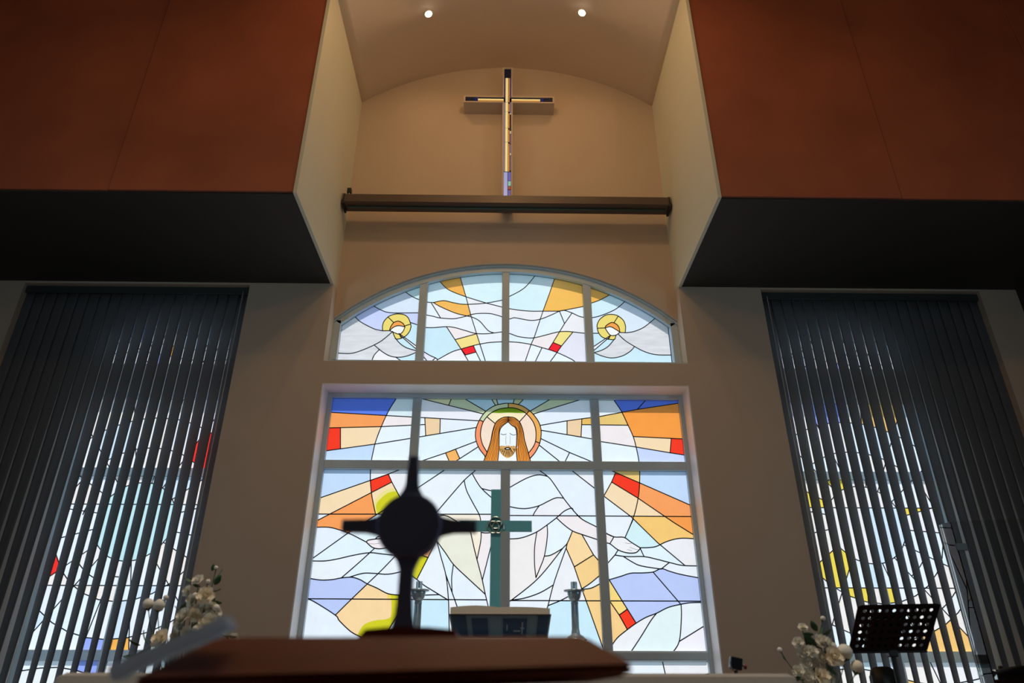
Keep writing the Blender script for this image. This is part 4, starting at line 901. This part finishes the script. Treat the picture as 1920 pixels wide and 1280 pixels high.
b = bmesh.new(); lathe(b, [(.014, 0), (.014, .015), (.008, .02)], (2.965, 4.59, .135), 10); link('wing_nut', b, mat('nut_brown', (70, 34, 30), .5), dr)
for k in range(3):
    a = k*2*PI/3+.4; b = bmesh.new(); tube(b, [(2.845, 4.6, -H+.5), (2.845+.25*math.cos(a), 4.6+.25*math.sin(a), -H+.18)], .008, 6); link('leg', b, chrome, dr)

# clear drum shield
ag = bpy.data.materials.new('acrylic'); ag.use_nodes = True; n = ag.node_tree; n.nodes.clear()
o_ = n.nodes.new('ShaderNodeOutputMaterial'); t_ = n.nodes.new('ShaderNodeBsdfTransparent'); t_.inputs[0].default_value = (.93, .95, .95, 1); g_ = n.nodes.new('ShaderNodeBsdfGlossy'); g_.inputs['Roughness'].default_value = 0
fr = n.nodes.new('ShaderNodeFresnel'); fr.inputs[0].default_value = 1.49; mx = n.nodes.new('ShaderNodeMixShader')
n.links.new(fr.outputs[0], mx.inputs[0]); n.links.new(t_.outputs[0], mx.inputs[1]); n.links.new(g_.outputs[0], mx.inputs[2]); n.links.new(mx.outputs[0], o_.inputs[0])
sh = thing('drum_shield', 'clear hinged acrylic drum shield standing at the right edge', 'screen', (3.0, 4.2, -H+.17))
edge = mat('acrylic_edge', (150, 175, 175), .3, noise=.02)
P_ = [(2.722, 4.44), (2.735, 4.32), (3.30, 4.20), (3.86, 4.30)]
ZT = .955
for k, ((xa, ya), (xb, yb)) in enumerate(zip(P_, P_[1:])):
    d = Vector((xb-xa, yb-ya, 0)); L_ = d.length; ang = math.atan2(d.y, d.x)
    b = bmesh.new(); box(b, .004, L_-.004, -.004, .004, -H+.17, ZT); bmesh.ops.rotate(b, cent=(0, 0, 0), matrix=Matrix.Rotation(ang, 3, 'Z'), verts=b.verts); bmesh.ops.translate(b, vec=(xa, ya, 0), verts=b.verts)
    link('acrylic_panel', b, ag, sh)
for zz_ in (.80, -.4):
    b = bmesh.new(); box(b, -.035, .035, -.012, -.004, zz_-.022, zz_+.022, bev=.003)
    for q in (-.022, .022):
        for r in (-.012, .012):
            lathe(b, [(.005, 0), (.005, .006)], (q, 0, 0), 8); vs = b.verts[-16:] if False else None
    bmesh.ops.translate(b, vec=(2.75, 4.315, 0), verts=b.verts)
    for v in b.verts:
        if abs(v.co.z) < .02: v.co.z += zz_
    link('hinge', b, mat('hinge_grey', (70, 84, 92), .5, noise=.05), sh)

# black clamp on a mic stand behind the table
mc = thing('microphone_stand', 'small black clamp with a red knob showing above the long table', 'stand', (1.06, 3.6, -H+.17))
b = bmesh.new(); box(b, -.028, .028, -.02, .02, -.026, .026, bev=.004, rot=Matrix.Rotation(.2, 3, 'Y')); bmesh.ops.translate(b, vec=(1.063, 3.6, .130), verts=b.verts); link('clamp', b, mat('clamp_black', (20, 24, 34), .35, noise=.1), mc)
b = bmesh.new(); tube(b, [(1.085, 3.6, .124), (1.102, 3.6, .118)], .004, 6); tube(b, [(1.10, 3.6, .119), (1.112, 3.6, .114)], .011, 8); link('knob', b, mat('knob_red', (130, 60, 56), .4), mc)
b = bmesh.new(); tube(b, [(1.035, 3.585, .135), (1.03, 3.58, .115), (1.04, 3.58, .10), (1.055, 3.58, .102)], .004, 6); link('clip_wire', b, chrome, mc)
b = bmesh.new(); tube(b, [(1.06, 3.6, .11), (1.06, 3.6, -H+.19)], .009, 8); link('pole', b, blk, mc)
b = bmesh.new(); lathe(b, [(.13, 0), (.13, .015), (.02, .03)], (1.06, 3.6, -H+.17), 20); link('base', b, blk, mc)

# ------------------------------------------------------------------ lift everything onto the real floor level
for o in list(S.objects):
    if o.parent is None and o is not cam: o.location.z += H
cam.location.z += H
bpy.context.view_layer.update()
